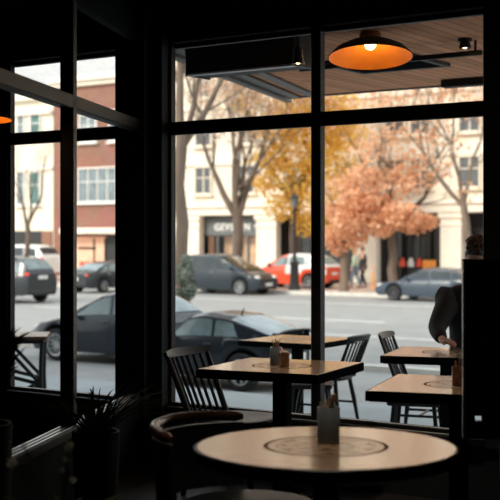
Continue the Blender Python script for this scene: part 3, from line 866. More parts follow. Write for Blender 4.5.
    if P.get('rails'):
        for sg in (1, -1):
            MB().tube([(x, sg*sec(x)[6][0]*.98, top(x)+.0+(0.03 if 0 < k < 6 else -.02)) for k, x in enumerate([P['rails'][0]+(P['rails'][1]-P['rails'][0])*q/6 for q in range(7)])], .018, 6).build('roof_rail', TRIMB, root, True)
    # wheels
    for xw in (fx, rx):
        for sg in (1, -1):
            T = Matrix.Translation((xw, sg*(Wc/2-.115), r)) @ Matrix.Rotation(-sg*PI/2, 4, 'X')
            t = MB().lathe([(r*.66, -.09), (r*.9, -.10), (r*.98, -.08), (r, -.03), (r, .03), (r*.98, .08), (r*.9, .10), (r*.68, .095), (r*.64, .06)], 36, None, T).build('wheel', TIRE, root, True, None, 50)
            b = MB(); b.lathe([(.001, .0), (r*.62, .0), (r*.64, .05), (r*.69, .096), (r*.66, .10), (r*.60, .075)], 36, TRIMB if P.get('spk', 10) else rim, T)
            b.lathe([(r*.69, .094), (r*.69, .104), (r*.62, .10), (r*.60, .07)], 36, rim, T)
            b.lathe([(.001, .075), (r*.13, .075), (r*.16, .05)], 18, rim, T)
            ns = P.get('spk', 10)
            for k in range(ns):
                a = 2*PI*k/ns
                b.box((0, 0, 0), (r*.56, r*(.9/ns), .03), .004, T @ Matrix.Rotation(a, 4, 'Z') @ Matrix.Translation((r*.35, 0, .07)), rim)
            b.build('rim', rim, t, True)
    return root

DARKP = paint('dark_blue_black_paint', (.018, .024, .032), .2)
NAVYP = paint('deep_slate_paint', (.022, .030, .042), .2)
VANP = paint('slate_grey_paint', (.030, .040, .050), .25)
SEDP = paint('steel_blue_paint', (.06, .08, .105), .25)
BLKP = paint('grey_black_paint', (.035, .04, .045), .25)
REDP = paint('orange_red_paint', (.78, .10, .045), .3)
WHTP = paint('white_paint', (.82, .82, .80), .3)

def hatch(L, H, **k):   # generic profile scaled from a 4.2 m car
    s = L/4.2; h = H/1.45
    d = dict(L=L, W=1.74*min(1.05, s+.03), wb=2.55*s, r=.31*(.5+.5*h)*s**.3, fx=1.28*s,
             deck=[(-2.1*s, .80*h), (-1.9*s, .92*h), (-.8*s, .93*h), (.6*s, .90*h), (1.1*s, .86*h), (1.75*s, .74*h), (2.1*s, .58*h)],
             top=[(-2.1*s, .86*h), (-1.95*s, 1.06*h), (-1.5*s, 1.34*h), (-.9*s, 1.43*h), (-.2*s, 1.45*h), (.25*s, 1.38*h), (1.12*s, .90*h), (1.3*s, .5*h), (2.1*s, .4*h)],
             side=[(-.15*s, .88*s, -.10*s, .36*s), (-1.05*s, -.22*s, -.98*s, -.17*s), (-1.75*s, -1.12*s, -1.45*s, -1.05*s)],
             ws=(.30*s, 1.02*s), rw=(-1.97*s, -1.56*s), mirror=.78*s, handles=(-.1*s, -1.0*s), seams=(.86*s, -.18*s, -1.1*s), hz=.66*h, tz=.84*h, pz=.62*h)
    d.update(k); return d
def sedan(L, H, **k):
    s = L/4.5; h = H/1.42
    d = dict(L=L, W=1.76*min(1.05, s+.03), wb=2.65*s, r=.31*(.5+.5*h)*s**.3, fx=1.38*s,
             deck=[(-2.25*s, .82*h), (-2.1*s, .92*h), (-1.0*s, .93*h), (.6*s, .89*h), (1.2*s, .84*h), (1.9*s, .73*h), (2.25*s, .56*h)],
             top=[(-2.25*s, .82*h), (-1.75*s, .96*h), (-1.0*s, 1.32*h), (-.4*s, 1.41*h), (0, 1.42*h), (.4*s, 1.35*h), (1.15*s, .90*h), (1.3*s, .5*h), (2.2*s, .4*h)],
             side=[(-.05*s, .90*s, 0, .45*s), (-.95*s, -.12*s, -.85*s, -.07*s), (-1.50*s, -1.02*s, -1.15*s, -.92*s)],
             ws=(.45*s, 1.08*s), rw=(-1.62*s, -1.05*s), mirror=.80*s, handles=(-.05*s, -.95*s), seams=(.95*s, -.08*s, -1.1*s), hz=.64*h, tz=.80*h, pz=.64*h)
    d.update(k); return d
def suv(L, H, **k):
    s = L/4.4; h = H/1.65
    d = dict(L=L, W=1.82, wb=2.62*s, r=.35, fx=1.33*s, sill=.27,
             deck=[(-2.2*s, .95*h), (-2.05*s, 1.06*h), (-.8*s, 1.06*h), (.8*s, 1.04*h), (1.3*s, 1.0*h), (1.95*s, .90*h), (2.2*s, .70*h)],
             top=[(-2.2*s, 1.0*h), (-2.12*s, 1.2*h), (-1.8*s, 1.55*h), (-1.2*s, 1.63*h), (-.2*s, 1.65*h), (.3*s, 1.58*h), (1.1*s, 1.06*h), (1.3*s, .5*h), (2.2*s, .4*h)],
             side=[(-.1*s, .90*s, -.05*s, .42*s), (-1.0*s, -.18*s, -.95*s, -.13*s), (-1.85*s, -1.08*s, -1.68*s, -1.03*s)],
             ws=(.36*s, 1.02*s), rw=(-2.10*s, -1.82*s), mirror=.80*s, handles=(-.1*s, -1.0*s), seams=(.9*s, -.15*s, -1.1*s), hz=.80*h, tz=1.02*h, pz=.92*h, rails=(-1.5*s, .1*s))
    d.update(k); return d

# coupe close to the terrace (A): nose to the left
coupe = dict(L=3.36, W=1.50, tail=.30, wb=2.10, r=.315, fx=1.08,
    deck=[(-1.78, .70), (-1.63, .84), (-.86, .86), (.43, .82), (.94, .78), (1.50, .68), (1.78, .50)],
    top=[(-1.78, .72), (-1.59, .87), (-1.12, 1.06), (-.6, 1.22), (-.09, 1.27), (.21, 1.22), (.87, .84), (1.03, .5), (1.78, .4)],
    side=[(-.36, .69, -.31, .27), (-.96, -.43, -.74, -.38)], ws=(.26, .81), rw=(-1.48, -.69), mirror=.57,
    handles=(-.31,), seams=(.69, -.40), hz=.58, tz=.70, pz=.56, spoiler=True, antenna=-.47, hm=DARKP, spk=7)
xA = -10.47-(coupe['wb']-coupe['fx'])   # so that the rear axle stands at X = -10.47
cp = car('coupe', 'black coupe with a rear spoiler parked close outside the big window', (-10.47-.90*math.cos(R_(4)), 14.72+.68+.05, RZ), PI-R_(4), coupe, DARKP, 'cars on the street', rim=RIM, glass=CARGLASS2)
cp.scale = (.88, .88, .90)
PB = dict(L=3.3, W=1.62, wb=1.95, r=.30, fx=.87,
    deck=[(-1.65, .74), (-1.5, .84), (-.6, .86), (.3, .84), (.75, .80), (1.35, .68), (1.65, .52)],
    top=[(-1.65, .76), (-1.5, .92), (-1.15, 1.14), (-.75, 1.30), (-.45, 1.33), (-.15, 1.27), (.68, .84), (.9, .5), (1.65, .4)],
    side=[(-.42, .52, -.36, .06), (-1.02, -.50, -.86, -.44)], ws=(-.08, .62), rw=(-1.46, -.85), mirror=.38,
    handles=(-.34,), seams=(.50, -.46), hz=.58, tz=.72, pz=.56, spk=12, hm=BLKP)
car('hatchback', 'dark hatchback with pale alloy wheels parked outside the left windows', (-15.95+PB['fx'], 16.5+PB['W']/2, RZ), PI, PB, NAVYP, 'cars on the street', glass=CARGLASS2)
# van parked across the street, nose right
pv = at_Y(243, 39.6)
PV = suv(4.3, 1.62, W=1.72, deck=[(-2.15, .92), (-2.0, 1.0), (-.6, 1.0), (1.0, .98), (1.45, .92), (1.9, .78), (2.15, .60)],
         top=[(-2.15, 1.0), (-2.1, 1.25), (-1.9, 1.52), (-1.3, 1.60), (-.2, 1.62), (.2, 1.57), (1.45, .95), (1.6, .5), (2.15, .4)], r=.32, sill=.2,
         ws=(.26, 1.32), side=[(.0, 1.05, .05, .45), (-.95, -.08, -.9, -.03), (-1.85, -1.03, -1.7, -.98)], mirror=.95, hz=.70, rails=None, spk=8)
pvr = at_Y(239, 39.6)
car('minivan', 'dark grey minivan parked across the street, nose to the right', (pvr.x-PV['fx'], 39.6+PV['W']/2, RZ), 0, PV, VANP, 'cars on the street')
# red and white car behind it on the far sidewalk
pr = at_Y(284, 43.4)
PR = hatch(3.95, 1.48, split=-.05, W=1.68)
car('red_car', 'orange-red car with a white rear top parked on the far side behind the lamp post', (pr.x, 44.25, SWZ), PI, PR, REDP, 'cars on the street', body2=WHTP, glass=CARGLASS2)
# sedan at the right
ps = at_Y(394, 39.3)
PS = sedan(4.35, 1.22, spk=9)
car('sedan', 'steel blue sedan parked across the street at the right', (ps.x+PS['fx'], 39.3+.8, RZ), PI, PS, SEDP, 'cars on the street', rim=RIMD)
# SUV driving away at the left
pu = at_d(24, 42.0); PU = suv(4.4, 1.62)
car('suv', 'dark SUV driving away, its tail lights seen in the left window', (pu.x-2.2, pu.y+.9, RZ), PI, PU, BLKP, 'cars on the street', glass=CARGLASS2)
# sedan seen from behind
pk = at_d(111, 52.0); PK = sedan(4.2, 1.30)
car('sedan', 'dark sedan seen from behind in front of the brick building', (pk.x, pk.y, RZ), R_(86), PK, BLKP, 'cars on the street', glass=CARGLASS2)
pw = at_d(20, 63.5); PW = suv(4.6, 1.8, rails=None)
car('van', 'white van parked by the dark garage door at the far left', (pw.x, pw.y, SWZ), PI, PW, WHTP, 'cars on the street')

# ------------------------------------------------------------------ buildings across the street
BY = 51.0
def xz(px): return at_Y(px, BY).x
def wz(py, px): 
    t = (px-CX)/F; d = BY/(CT+ST*t); return CAMZ-(py-HY)/F*d
def bwin(root, x0, x1, z0, z1, y, glass=GLASSB, bars=1, sill=True, frm=WHITEF):
    b = MB(); fw = .09
    xc, zc = (x0+x1)/2, (z0+z1)/2; w, h = x1-x0, z1-z0
    for s in (-1, 1): b.box((xc+s*(w/2), y-.04, zc), (fw, .16, h+fw), .008)
    for s in (-1, 1): b.box((xc, y-.04, zc+s*(h/2)), (w, .16, fw), .008)
    for k in range(bars): b.box((x0+w*(k+1)/(bars+1), y-.03, zc), (.06, .06, h))
    b.box((xc, y-.03, zc+.1*h), (w, .05, .05))
    if sill: b.box((xc, y-.10, z0-.09), (w+.3, .24, .09), .01)
    f = b.build('window', frm, root)
    g = MB(); g.box((xc, y-.012, zc), (w, .02, h)); g.build('pane', glass, f)
    return f
# --- big cream building
X0, X1 = -41.7, -16.0
root = empty('cream_building', (0, 0, 0), 0, 'tall cream building with shops behind the autumn trees', 'building')
ZC = 2.62; ZTOP = 14.5
b = MB(); wbox(b, X0, X1, BY, BY+9, ZC, ZTOP); b.build('wall', CREAM, root)
b = MB(); wbox(b, X0, X1, BY+1.2, BY+9, SWZ, ZC); b.build('shop_recess_wall', SHOPDARK, root)
b = MB(); wbox(b, X0-.05, X1, BY-.22, BY, ZC, ZC+.38, .03); wbox(b, X0-.05, X1, BY-.34, BY, ZC+.38, ZC+.55, .03); b.build('cornice', CREAM2, root)
b = MB(); wbox(b, X0-.05, X1, BY-.12, BY, 5.2, 5.75, .02); wbox(b, X0-.05, X1, BY-.12, BY, 8.1, 8.28, .02); b.build('string_course', CREAM2, root)
for (pa, pb) in ((174, 200), (257, 277), (441, 462), (356, 377)):
    xa, xb = xz(pa), xz(pb)
    b = MB(); wbox(b, xa, xb, BY-.10, BY+.35, SWZ, ZC-.02, .02); wbox(b, xa-.08, xb+.08, BY-.18, BY+.02, ZC-.25, ZC-.02, .02); wbox(b, xa-.05, xb+.05, BY-.15, BY+.02, ZC-.62, ZC-.5, .015); wbox(b, xa-.06, xb+.06, BY-.16, BY+.02, SWZ, SWZ+.35, .02)
    b.build('pier', CREAM2, root)
rowz = ((3.75, 5.15), (6.25, 7.65), (8.75, 10.15), (11.2, 12.6))
xws = [xz(p) for p in (204, 247, 292, 344, 395, 421, 470)] + [-20.2, -18]
for xc in xws:
    for (z0, z1) in rowz:
        bwin(root, xc-.52, xc+.52, z0, z1, BY, GLASSGR, 1, True, CREAM)
# shopfront under the fascia
xa, xb = xz(200), xz(257)
b = MB(); wbox(b, xa, xb, BY+.5, BY+.62, SWZ, .0); wbox(b, xa, xb, BY+.5, BY+.62, 1.55, ZC); b.build('shop_fascia', SHOPGREY, root)
xd0, xd1 = xz(203.5), xz(209.5)
f = MB(); wbox(f, xd0, xd1, BY+.42, BY+.55, SWZ, 1.55, .01); f.build('shop_door', BROWNDOOR, root)
xg0, xg1 = xz(212.5), xz(256)
f = MB()
for xx in (xg0, xg0+(xg1-xg0)*.36, xg0+(xg1-xg0)*.70, xg1): f.box((xx, BY+.5, .8), (.10, .14, 2.9))
f.box(((xg0+xg1)/2, BY+.5, SWZ+.2), (xg1-xg0, .14, .4))
f = f.build('shop_window', SHOPGREY, root)
b = MB(); wbox(b, xg0, xg1, BY+1.05, BY+1.15, SWZ+.2, 1.55); b.build('display', SHOPWARM, f)
b = MB(); wbox(b, xg0, xg1, BY+.49, BY+.51, SWZ+.3, 1.55); b.build('pane', PANE, f)
# right dark shopfronts
for (pa, pb) in ((377, 392), (400, 420), (462, 482), (280, 300), (306, 330)):
    xa, xb = xz(pa), xz(pb)
    f = MB(); wbox(f, xa, xb, BY+.95, BY+1.2, SWZ, .1)
    for xx in (xa, (xa+xb)/2, xb): f.box((xx, BY+1.0, .85), (.09, .12, 2.0))
    f.box(((xa+xb)/2, BY+1.0, 1.85), (xb-xa, .12, .12))
    f = f.build('shop_window', SHOPDARK, root)
    b = MB(); wbox(b, xa, xb, BY+1.0, BY+1.02, .1, 1.8); b.build('pane', GLASSD, f)
xa, xb = xz(424), xz(438)
b = MB(); wbox(b, xa, xb, BY+1.05, BY+1.2, SWZ, 2.0, .01); b.build('shop_door', SHOPDARK, root)
# shop sign with letters
xa, xb = xz(200.5), xz(256.5)
root = empty('shop_sign', ((xa+xb)/2, BY+.42, 0), 0, 'grey shop sign board with pale letters on the cream building', 'sign')
b = MB(); b.box((0, 0, 2.05), (xb-xa, .10, .92), .01); b.build('sign_board', SHOPGREY, root)
cu = bpy.data.curves.new('lettering', 'FONT'); cu.body = 'GEVSE  N'; cu.size = .50; cu.align_x = 'CENTER'; cu.extrude = .02; cu.space_character = 1.12; cu.offset = .012
cu.materials.append(LETTER)
tmp = bpy.data.objects.new('tmp_text', cu); COL.objects.link(tmp); bpy.context.view_layer.update()
lm = bpy.data.meshes.new_from_object(tmp.evaluated_get(bpy.context.evaluated_depsgraph_get())); bpy.data.objects.remove(tmp)
to = bpy.data.objects.new('lettering', lm); COL.objects.link(to); to.parent = root; to.location = (.02, -.075, 1.86); to.rotation_euler = (PI/2, 0, 0)
# orange board in the doorway and red goods in the display
pd = at_Y(430.5, BY+.8)
root = empty('shop_board', (pd.x, BY+.7, SWZ), 0, 'orange board standing in the dark shop doorway', 'board')
b = MB(); b.box((0, 0, .82), (.70, .05, .55), .02); b.build('panel', ORANGEP, root)
b = MB()
for s in (-1, 1): b.box((s*.25, 0, .28), (.05, .05, .56), .006); b.box((s*.25, 0, .02), (.06, .35, .04), .006)
b.build('leg', TRIMB, root)
for i, (px, zz, cm) in enumerate(((403, .5, REDP), (411.5, .62, LETTER), (420, .45, REDP))):
    pg = at_Y(px, BY+.9)
    b = MB(); b.box((0, 0, .14), (.30, .12, .28), .03); b.box((0, 0, .34), (.20, .1, .16), .04)
    tag(b.build('shop_goods', cm, None, False, (pg.x, BY+.86, .1)), ('red goods at the left of the right-hand shop window', 'pale goods in the middle of the right-hand shop window', 'red goods at the right of the right-hand shop window')[i], 'goods', 'goods in the shop window')

# --- brick building
X0, X1 = xz(53.5), xz(163)
root = empty('brick_building', (0, 0, 0), 0, 'red brick building with a pale ledge over a peach shopfront', 'building')
b = MB(); wbox(b, X0, X1, BY, BY+9, SWZ, 10.2); b.build('wall', BRICK, root)
b = MB(); wbox(b, X0-.1, X1, BY-.45, BY+.1, 10.2, 10.5, .03); wbox(b, X0-.1, X1, BY-.25, BY+.1, 9.95, 10.2, .03); b.build('cornice', CREAM2, root)
b = MB(); b.add([(X0-.1, BY-.3, 10.5), (X1, BY-.3, 10.5), (X1, BY+4, 13.4), (X0-.1, BY+4, 13.4), (X0-.1, BY+9, 10.5), (X1, BY+9, 10.5)], [(0, 1, 2, 3), (3, 2, 5, 4), (0, 3, 4), (1, 5, 2), (0, 4, 5, 1)]); b.build('roof', ROOFG, root)
for (pa, pb, ya, yb, bars) in ((80.5, 97, 115, 142, 1), (110, 124, 110, 141, 1), (79, 117.5, 168, 202, 3), (130, 150, 168, 202, 1)):
    bwin(root, xz(pa), xz(pb), wz(yb, (pa+pb)/2), wz(ya, (pa+pb)/2), BY, GLASSB, bars)
z1 = wz(228, 95); z0 = wz(234, 95)
b = MB(); wbox(b, xz(70), X1, BY-.9, BY, z0, z1, .03); b.build('ledge', CREAM2, root)
f = MB(); xa, xb = xz(74), xz(106)
for xx in (xa, (xa+xb)/2+.4, xb): f.box((xx, BY-.05, .4), (.09, .12, 2.1))
f = f.build('shop_window', TRIMB, root)
b = MB(); wbox(b, xa, xb, BY-.06, BY+.02, SWZ+.2, z0-.15); b.build('display', PEACH, f)
b = MB(); wbox(b, xz(79), xz(97), BY-.15, BY-.06, wz(248, 88)-.06, wz(248, 88)+.06, .02); b.build('shop_shelf', TRIMB, root)
b = MB(); wbox(b, xz(107), xz(117), BY-.06, BY+.02, SWZ, z0-.1); b.build('shop_door', SHOPDARK, root)
for i, (px, cm) in enumerate(((82, REDP), (87, REDP), (92, ORANGEP), (97, GREENT))):
    pg = at_Y(px, BY-.5); b = MB(); b.ball((0, 0, .72), .17, 8, None, (1, .6, .7)); b.lathe([(.001, 0), (.12, 0), (.15, .6), (.001, .6)], 12)
    tag(b.build('flower_bucket', cm, None, True, (pg.x, BY-.5, SWZ)), ('red flower bucket at the left end of the peach shop', 'second red flower bucket outside the peach shop', 'orange flower bucket outside the peach shop', 'green flower bucket outside the peach shop')[i], 'bucket', 'buckets outside the peach shop')

# --- cream house at the far left
X0, X1 = -60.0, xz(53.5)
root = empty('cream_house', (0, 0, 0), 0, 'pale cream house with green-tinted windows at the far left', 'building')
b = MB(); wbox(b, X0, X1, BY-.02, BY+9, SWZ, 9.6); b.build('wall', CREAM3, root)
b = MB(); wbox(b, X0, X1, BY-.25, BY, 8.55, 8.75, .03); wbox(b, X0, X1+.05, BY-.4, BY, 9.4, 9.7, .03); wbox(b, X0, X1, BY-.15, BY, 5.35, 5.5, .03); b.build('cornice', CREAM2, root)
b = MB(); b.add([(X0, BY-.3, 9.7), (X1, BY-.3, 9.7), (X1, BY+4, 12.2), (X0, BY+4, 12.2), (X0, BY+9, 9.7), (X1, BY+9, 9.7)], [(0, 1, 2, 3), (3, 2, 5, 4), (0, 3, 4), (1, 5, 2), (0, 4, 5, 1)]); b.build('roof', ROOFG, root)
for (pa, pb, ya, yb) in ((18.5, 25.5, 115, 139), (31.5, 41.5, 114, 138), (18, 26, 172, 205), (31, 41, 172, 205)):
    bwin(root, xz(pa), xz(pb), wz(yb, pa), wz(ya, pa), BY-.02, GLASSG if pa > 30 else GLASSB, 0)
b = MB(); wbox(b, xz(13), xz(43), BY-.06, BY+.02, SWZ, wz(231, 30)); b.build('garage_door', SHOPDARK, root)
b = MB(); wbox(b, xz(43), xz(52.5), BY-.12, BY+.02, SWZ, wz(231, 48), .01); b.build('pier', BRICK, root)
# closing walls of the street beyond
for nm, a, lb in (('row_building', (-95, -60.0, BY+.5, BY+9, 11.5), 'plain row building beyond the cream house'), ('row_building', (-16.0, 20, BY+.4, BY+9, 13.0), 'plain row building beyond the tall cream building')):
    root = empty(nm, (0, 0, 0), 0, lb, 'building', 'plain row buildings')
    b = MB(); wbox(b, a[0], a[1], a[2], a[3], SWZ, a[4]); b.build('wall', CREAM3, root)
    b = MB(); wbox(b, a[0], a[1], a[2]-.3, a[2], a[4]-.3, a[4], .03); b.build('cornice', CREAM2, root)

# ------------------------------------------------------------------ trees
def grow(mb, p, d, ln, r, depth, rg, tips, spread=.55, up=.18, n0=7):
    n = 4; pts = [Vector(p)]; rad = [r]; dirv = Vector(d).normalized()
    for k in range(n):
        dirv = (dirv + Vector((rg.gauss(0, .10), rg.gauss(0, .10), rg.gauss(0, .06)+up*.25))).normalized()
        pts.append(pts[-1]+dirv*ln/n); rad.append(r*(1-.38*(k+1)/n))
    mb.tube(pts, rad, max(4, n0-(4-depth if depth < 4 else 0)), None, depth == 0)
    if depth == 0:
        tips.append(pts[-1]); return
    nb = 3 if rg.random() < .45 else 2
    for k in range(nb):
        q = dirv.orthogonal().normalized()
        q = Matrix.Rotation(rg.uniform(0, 2*PI), 3, dirv) @ q
        nd = (dirv*math.cos(spread) + q*math.sin(spread*rg.uniform(.6, 1.3)) + Vector((0, 0, up))).normalized()
        grow(mb, pts[-1], nd, ln*rg.uniform(.66, .86), rad[-1]*rg.uniform(.62, .82), depth-1, rg, tips, spread, up, n0)
    if depth >= 2:
        i = rg.choice((2, 3)); q = Matrix.Rotation(rg.uniform(0, 2*PI), 3, dirv) @ dirv.orthogonal().normalized()
        grow(mb, pts[i], (dirv*.6+q*.8+Vector((0, 0, up))), ln*.6, rad[i]*.45, depth-2, rg, tips, spread, up, n0)
def leaves(mb, c, rx, ry, rz, n, size, rg):
    for _ in range(n):
        while True:
            v = Vector((rg.uniform(-1, 1), rg.uniform(-1, 1), rg.uniform(-1, 1)))
            if v.length < 1: break
        cc = Vector(c)+Vector((v.x*rx, v.y*ry, v.z*rz))
        a = Vector((rg.gauss(0, 1), rg.gauss(0, 1), rg.gauss(0, .6))).normalized(); q = a.orthogonal().normalized()
        q = Matrix.Rotation(rg.uniform(0, 2*PI), 3, a) @ q
        s = size*rg.uniform(.6, 1.2)
        mb.add([cc-a*s, cc-a*s*.1+q*s*.55, cc+a*s, cc-a*s*.1-q*s*.55], [(0, 1, 2, 3)])
def tree(name, loc, trunk_h, r, seed, label, group, bark, depth=5, ln=1.6, spread=.5, up=.2, lean=(0, 0, 1), leafm=None, tipn=0, tipr=.5, lsize=.13, blobs=(), first=3, stems=None):
    rg = random.Random(seed)
    root = empty(name, loc, 0, label, 'tree', group)
    mb = MB(); tips = []
    pts = []; dv = Vector(lean).normalized()
    for k in range(6):
        t = k/5; pts.append(dv*trunk_h*t + Vector((rg.gauss(0, .03), rg.gauss(0, .03), 0))*(1 if k else 0))
    mb.tube(pts, [r*1.35, r*1.1, r, r*.95, r*.92, r*.92], 10)
    for (ax, tilt, rr, l2) in (stems or [(rg.uniform(0, .6)+2*PI*k/first, rg.uniform(.3, .6), rg.uniform(.55, .75), rg.uniform(.9, 1.2)) for k in range(first)]):
        d = Vector((math.cos(ax)*math.sin(tilt), math.sin(ax)*math.sin(tilt), math.cos(tilt)))
        grow(mb, pts[-1]-Vector((0, 0, .05)), d, ln*l2, r*rr, depth, rg, tips, spread, up)
    mb.build('trunk', bark, root, True, None, 60)
    if leafm:
        lb = MB()
        for t in tips:
            if tipn: leaves(lb, t, tipr, tipr, tipr*.8, tipn, lsize, rg)
        for (c, rx, ry, rz, n) in blobs: leaves(lb, c, rx, ry, rz, n, lsize, rg)
        lb.build('foliage', leafm, root)
    return root
GTREE = 'street trees'
s_ = 1230
def blob(px, py, rpx, base, d, n, squash=.75, dj=0.0):
    rpx *= 1.22; n = int(n*.62)
    c = at_d(px, d+dj, CAMZ-(py-HY)/F*d)-base; rr = rpx/F*d
    return ((c.x, c.y, c.z), rr, rr, rr*squash, n)
# near bare tree at the left of the big window
dT = 27.5; bs = at_d(183, dT, RZ)
tree('bare_tree', bs, 4.3, .15, 11, 'big bare tree with a tan trunk just across the kerb, leftmost in the big window', GTREE, BARK2, 6, 1.6, .42, .26, (-.02, 0, 1), LEAFB, 4, .5, .05, (), 3,
     [(TH+R_(10), .42, .62, 1.1), (TH+R_(200), .16, .8, 1.2), (TH+R_(95), .3, .5, 1.0), (TH+R_(-20), .22, .5, 1.3), (TH+R_(30), .6, .45, 1.2)])
# mid tree with vase shape across the street
dT = 53.0; bs = at_d(237.5, dT, SWZ)
tree('bare_tree', bs, 3.0, .24, 5, 'bare vase-shaped tree in front of the grey shop sign', GTREE, BARK, 6, 2.0, .42, .28, (0, 0, 1), LEAFB, 4, .8, .085, (), 3,
     [(TH+R_(180), .50, .7, 1.25), (TH+R_(170), .12, .7, 1.3), (TH+R_(0), .42, .7, 1.3), (TH+R_(20), .2, .55, 1.2), (TH+R_(200), .3, .5, 1.2)])
# yellow tree
dT = 54.6; bs = at_d(293, dT+.6, SWZ)
yb = [blob(px, py, r, bs, dT, n, .7, dj) for (px, py, r, n, dj) in (
    (300, 108, 26, 1300, 0), (325, 125, 26, 1300, .5), (280, 128, 22, 900, -.4), (300, 150, 30, 1500, .2), (330, 160, 28, 1400, -.3), (272, 158, 18, 700, .3), (347, 135, 20, 800, 0),
    (290, 182, 28, 1200, 0), (325, 195, 26, 1200, -.5), (262, 182, 12, 300, 0), (315, 222, 20, 800, 0), (282, 208, 16, 500, .2), (335, 225, 18, 600, 0), (340, 105, 18, 700, .3), (318, 95, 16, 600, 0))]
tree('yellow_tree', bs, 3.4, .22, 21, 'bright yellow autumn tree behind the mullion', GTREE, BARK, 4, 1.9, .5, .25, (.03, 0, 1), LEAFY, 5, .5, .12, [(c, a, b_, q, int(n*.95)) for c, a, b_, q, n in yb], 4)
# orange trees
dT = 47.5; bs = at_d(393, dT+.6, SWZ)
ob = [blob(px, py, r, bs, dT, n, .6, dj) for (px, py, r, n, dj) in (
    (350, 220, 16, 700, 0), (372, 208, 22, 1100, .3), (400, 216, 20, 900, -.2), (425, 222, 12, 380, 0), (412, 225, 14, 450, .2), (355, 200, 16, 500, 0), (380, 228, 14, 500, 0),
    (390, 185, 24, 420, .3), (365, 178, 20, 340, 0), (410, 180, 22, 300, 0), (395, 155, 30, 270, 0), (425, 165, 24, 200, 0), (370, 140, 24, 160, 0), (420, 130, 30, 200, 0))]
tree('orange_tree', bs, 2.3, .17, 33, 'orange autumn tree with a dark trunk left of the steel blue sedan', GTREE, BARK, 4, 1.8, .55, .2, (0, 0, 1), LEAFO, 5, .5, .12, ob, 4)
dT = 49.0; bs = at_d(344, dT, SWZ)
ob = [blob(px, py, r, bs, dT, n, .7, dj) for (px, py, r, n, dj) in (
    (335, 212, 12, 300, -.3), (340, 232, 15, 600, 0), (352, 238, 14, 520, -.2), (360, 222, 14, 420, 0), (338, 248, 9, 220, 0), (330, 240, 9, 200, 0))]
tree('orange_tree', bs, 2.2, .16, 44, 'low orange tree with a grey trunk beside the two pedestrians', GTREE, BARK2, 3, .9, .5, .15, (0, 0, 1), LEAFO, 10, .4, .11, ob, 3)
# bare tree at the right
dT = 47.0; bs = at_d(474, dT, SWZ)
tree('bare_tree', bs, 3.4, .15, 58, 'bare tree with a few russet leaves near the right jamb', GTREE, BARK2, 5, 2.0, .5, .2, (-.10, -.06, 1), LEAFO, 9, .9, .09, (), 3,
     [(TH+R_(175), .75, .65, 1.3), (TH+R_(185), .25, .65, 1.2), (TH+R_(20), .35, .6, 1.0)])
# young bare tree in the far left window
dT = 58.8; bs = at_d(27, dT, SWZ)
tree('bare_tree', bs, 2.7, .13, 62, 'slender bare tree in front of the far left cream house', GTREE, BARK, 4, 1.5, .5, .25, (0, 0, 1), None, first=3)
# shrub climbing on the near tree
bs = at_d(184, 26.4, RZ)
rg = random.Random(3); root = empty('shrub', bs, 0, 'grey-green bush beside the tan tree trunk in front of the minivan', 'bush')
mb = MB()
for k in range(5): mb.tube([(rg.uniform(-.1, .1), rg.uniform(-.1, .1), 0), (rg.uniform(-.15, .15), rg.uniform(-.15, .15), .8), (rg.uniform(-.3, .3), rg.uniform(-.3, .3), 1.6)], [.03, .02, .008], 5)
mb.build('stem', BARK, root)
lb = MB()
for (px, py, r, n) in ((184, 275, 11, 420), (188, 290, 9, 300), (180, 298, 9, 250), (186, 262, 7, 140)):
    c = at_d(px, 26.4, CAMZ-(py-HY)/F*26.4)-bs; rr = r/F*26.4
    leaves(lb, c, rr, rr, rr*1.1, n, .05, rg)
lb.build('foliage', LEAFG, root)

# street lamp
bs = at_d(294.5, 46.8, SWZ if at_d(294.5, 46.8).y > 41.6 else RZ)
bs = at_Y(294.5, 42.1, SWZ); k = 42.1/(CT+ST*(294.5-CX)/F)
root = empty('street_lamp', bs, 0, 'dark street lamp post with a lantern in front of the yellow tree', 'street lamp')
zt_ = CAMZ-(200-HY)/F*k-SWZ; zp = CAMZ-(262-HY)/F*k-SWZ
MB().lathe([(.001, 0), (.25, 0), (.25, .12), (.20, .16), (.17, zp-.1), (.20, zp-.06), (.20, zp), (.08, zp+.05), (.001, zp+.06)], 20).build('base', DKMETAL, root, True)
MB().lathe([(.085, zp), (.07, zp+.4), (.055, zt_-.35), (.07, zt_-.3)], 14).build('pole', DKMETAL, root, True)
MB().lathe([(.001, zt_-.32), (.10, zt_-.32), (.17, zt_+.08), (.14, zt_+.08), (.001, zt_-.28)], 14).build('lantern', SHOPGREY, root, True)
MB().lathe([(.001, zt_+.34), (.03, zt_+.33), (.04, zt_+.25), (.12, zt_+.18), (.24, zt_+.08), (.001, zt_+.08)], 16).build('lantern_cap', DKMETAL, root, True)
# orange bollard
bs = at_Y(373, 45.5, SWZ)
root = empty('bollard', bs, 0, 'slim orange bollard on the far sidewalk beside the orange tree', 'bollard')
MB().lathe([(.001, 0), (.10, 0), (.10, .04), (.05, .06), (.05, .86), (.03, .9), (.001, .9)], 14).build('post', ORANGEP, root, True)
MB().lathe([(.054, .70), (.054, .80)], 14).build('band', PAINTW, root)

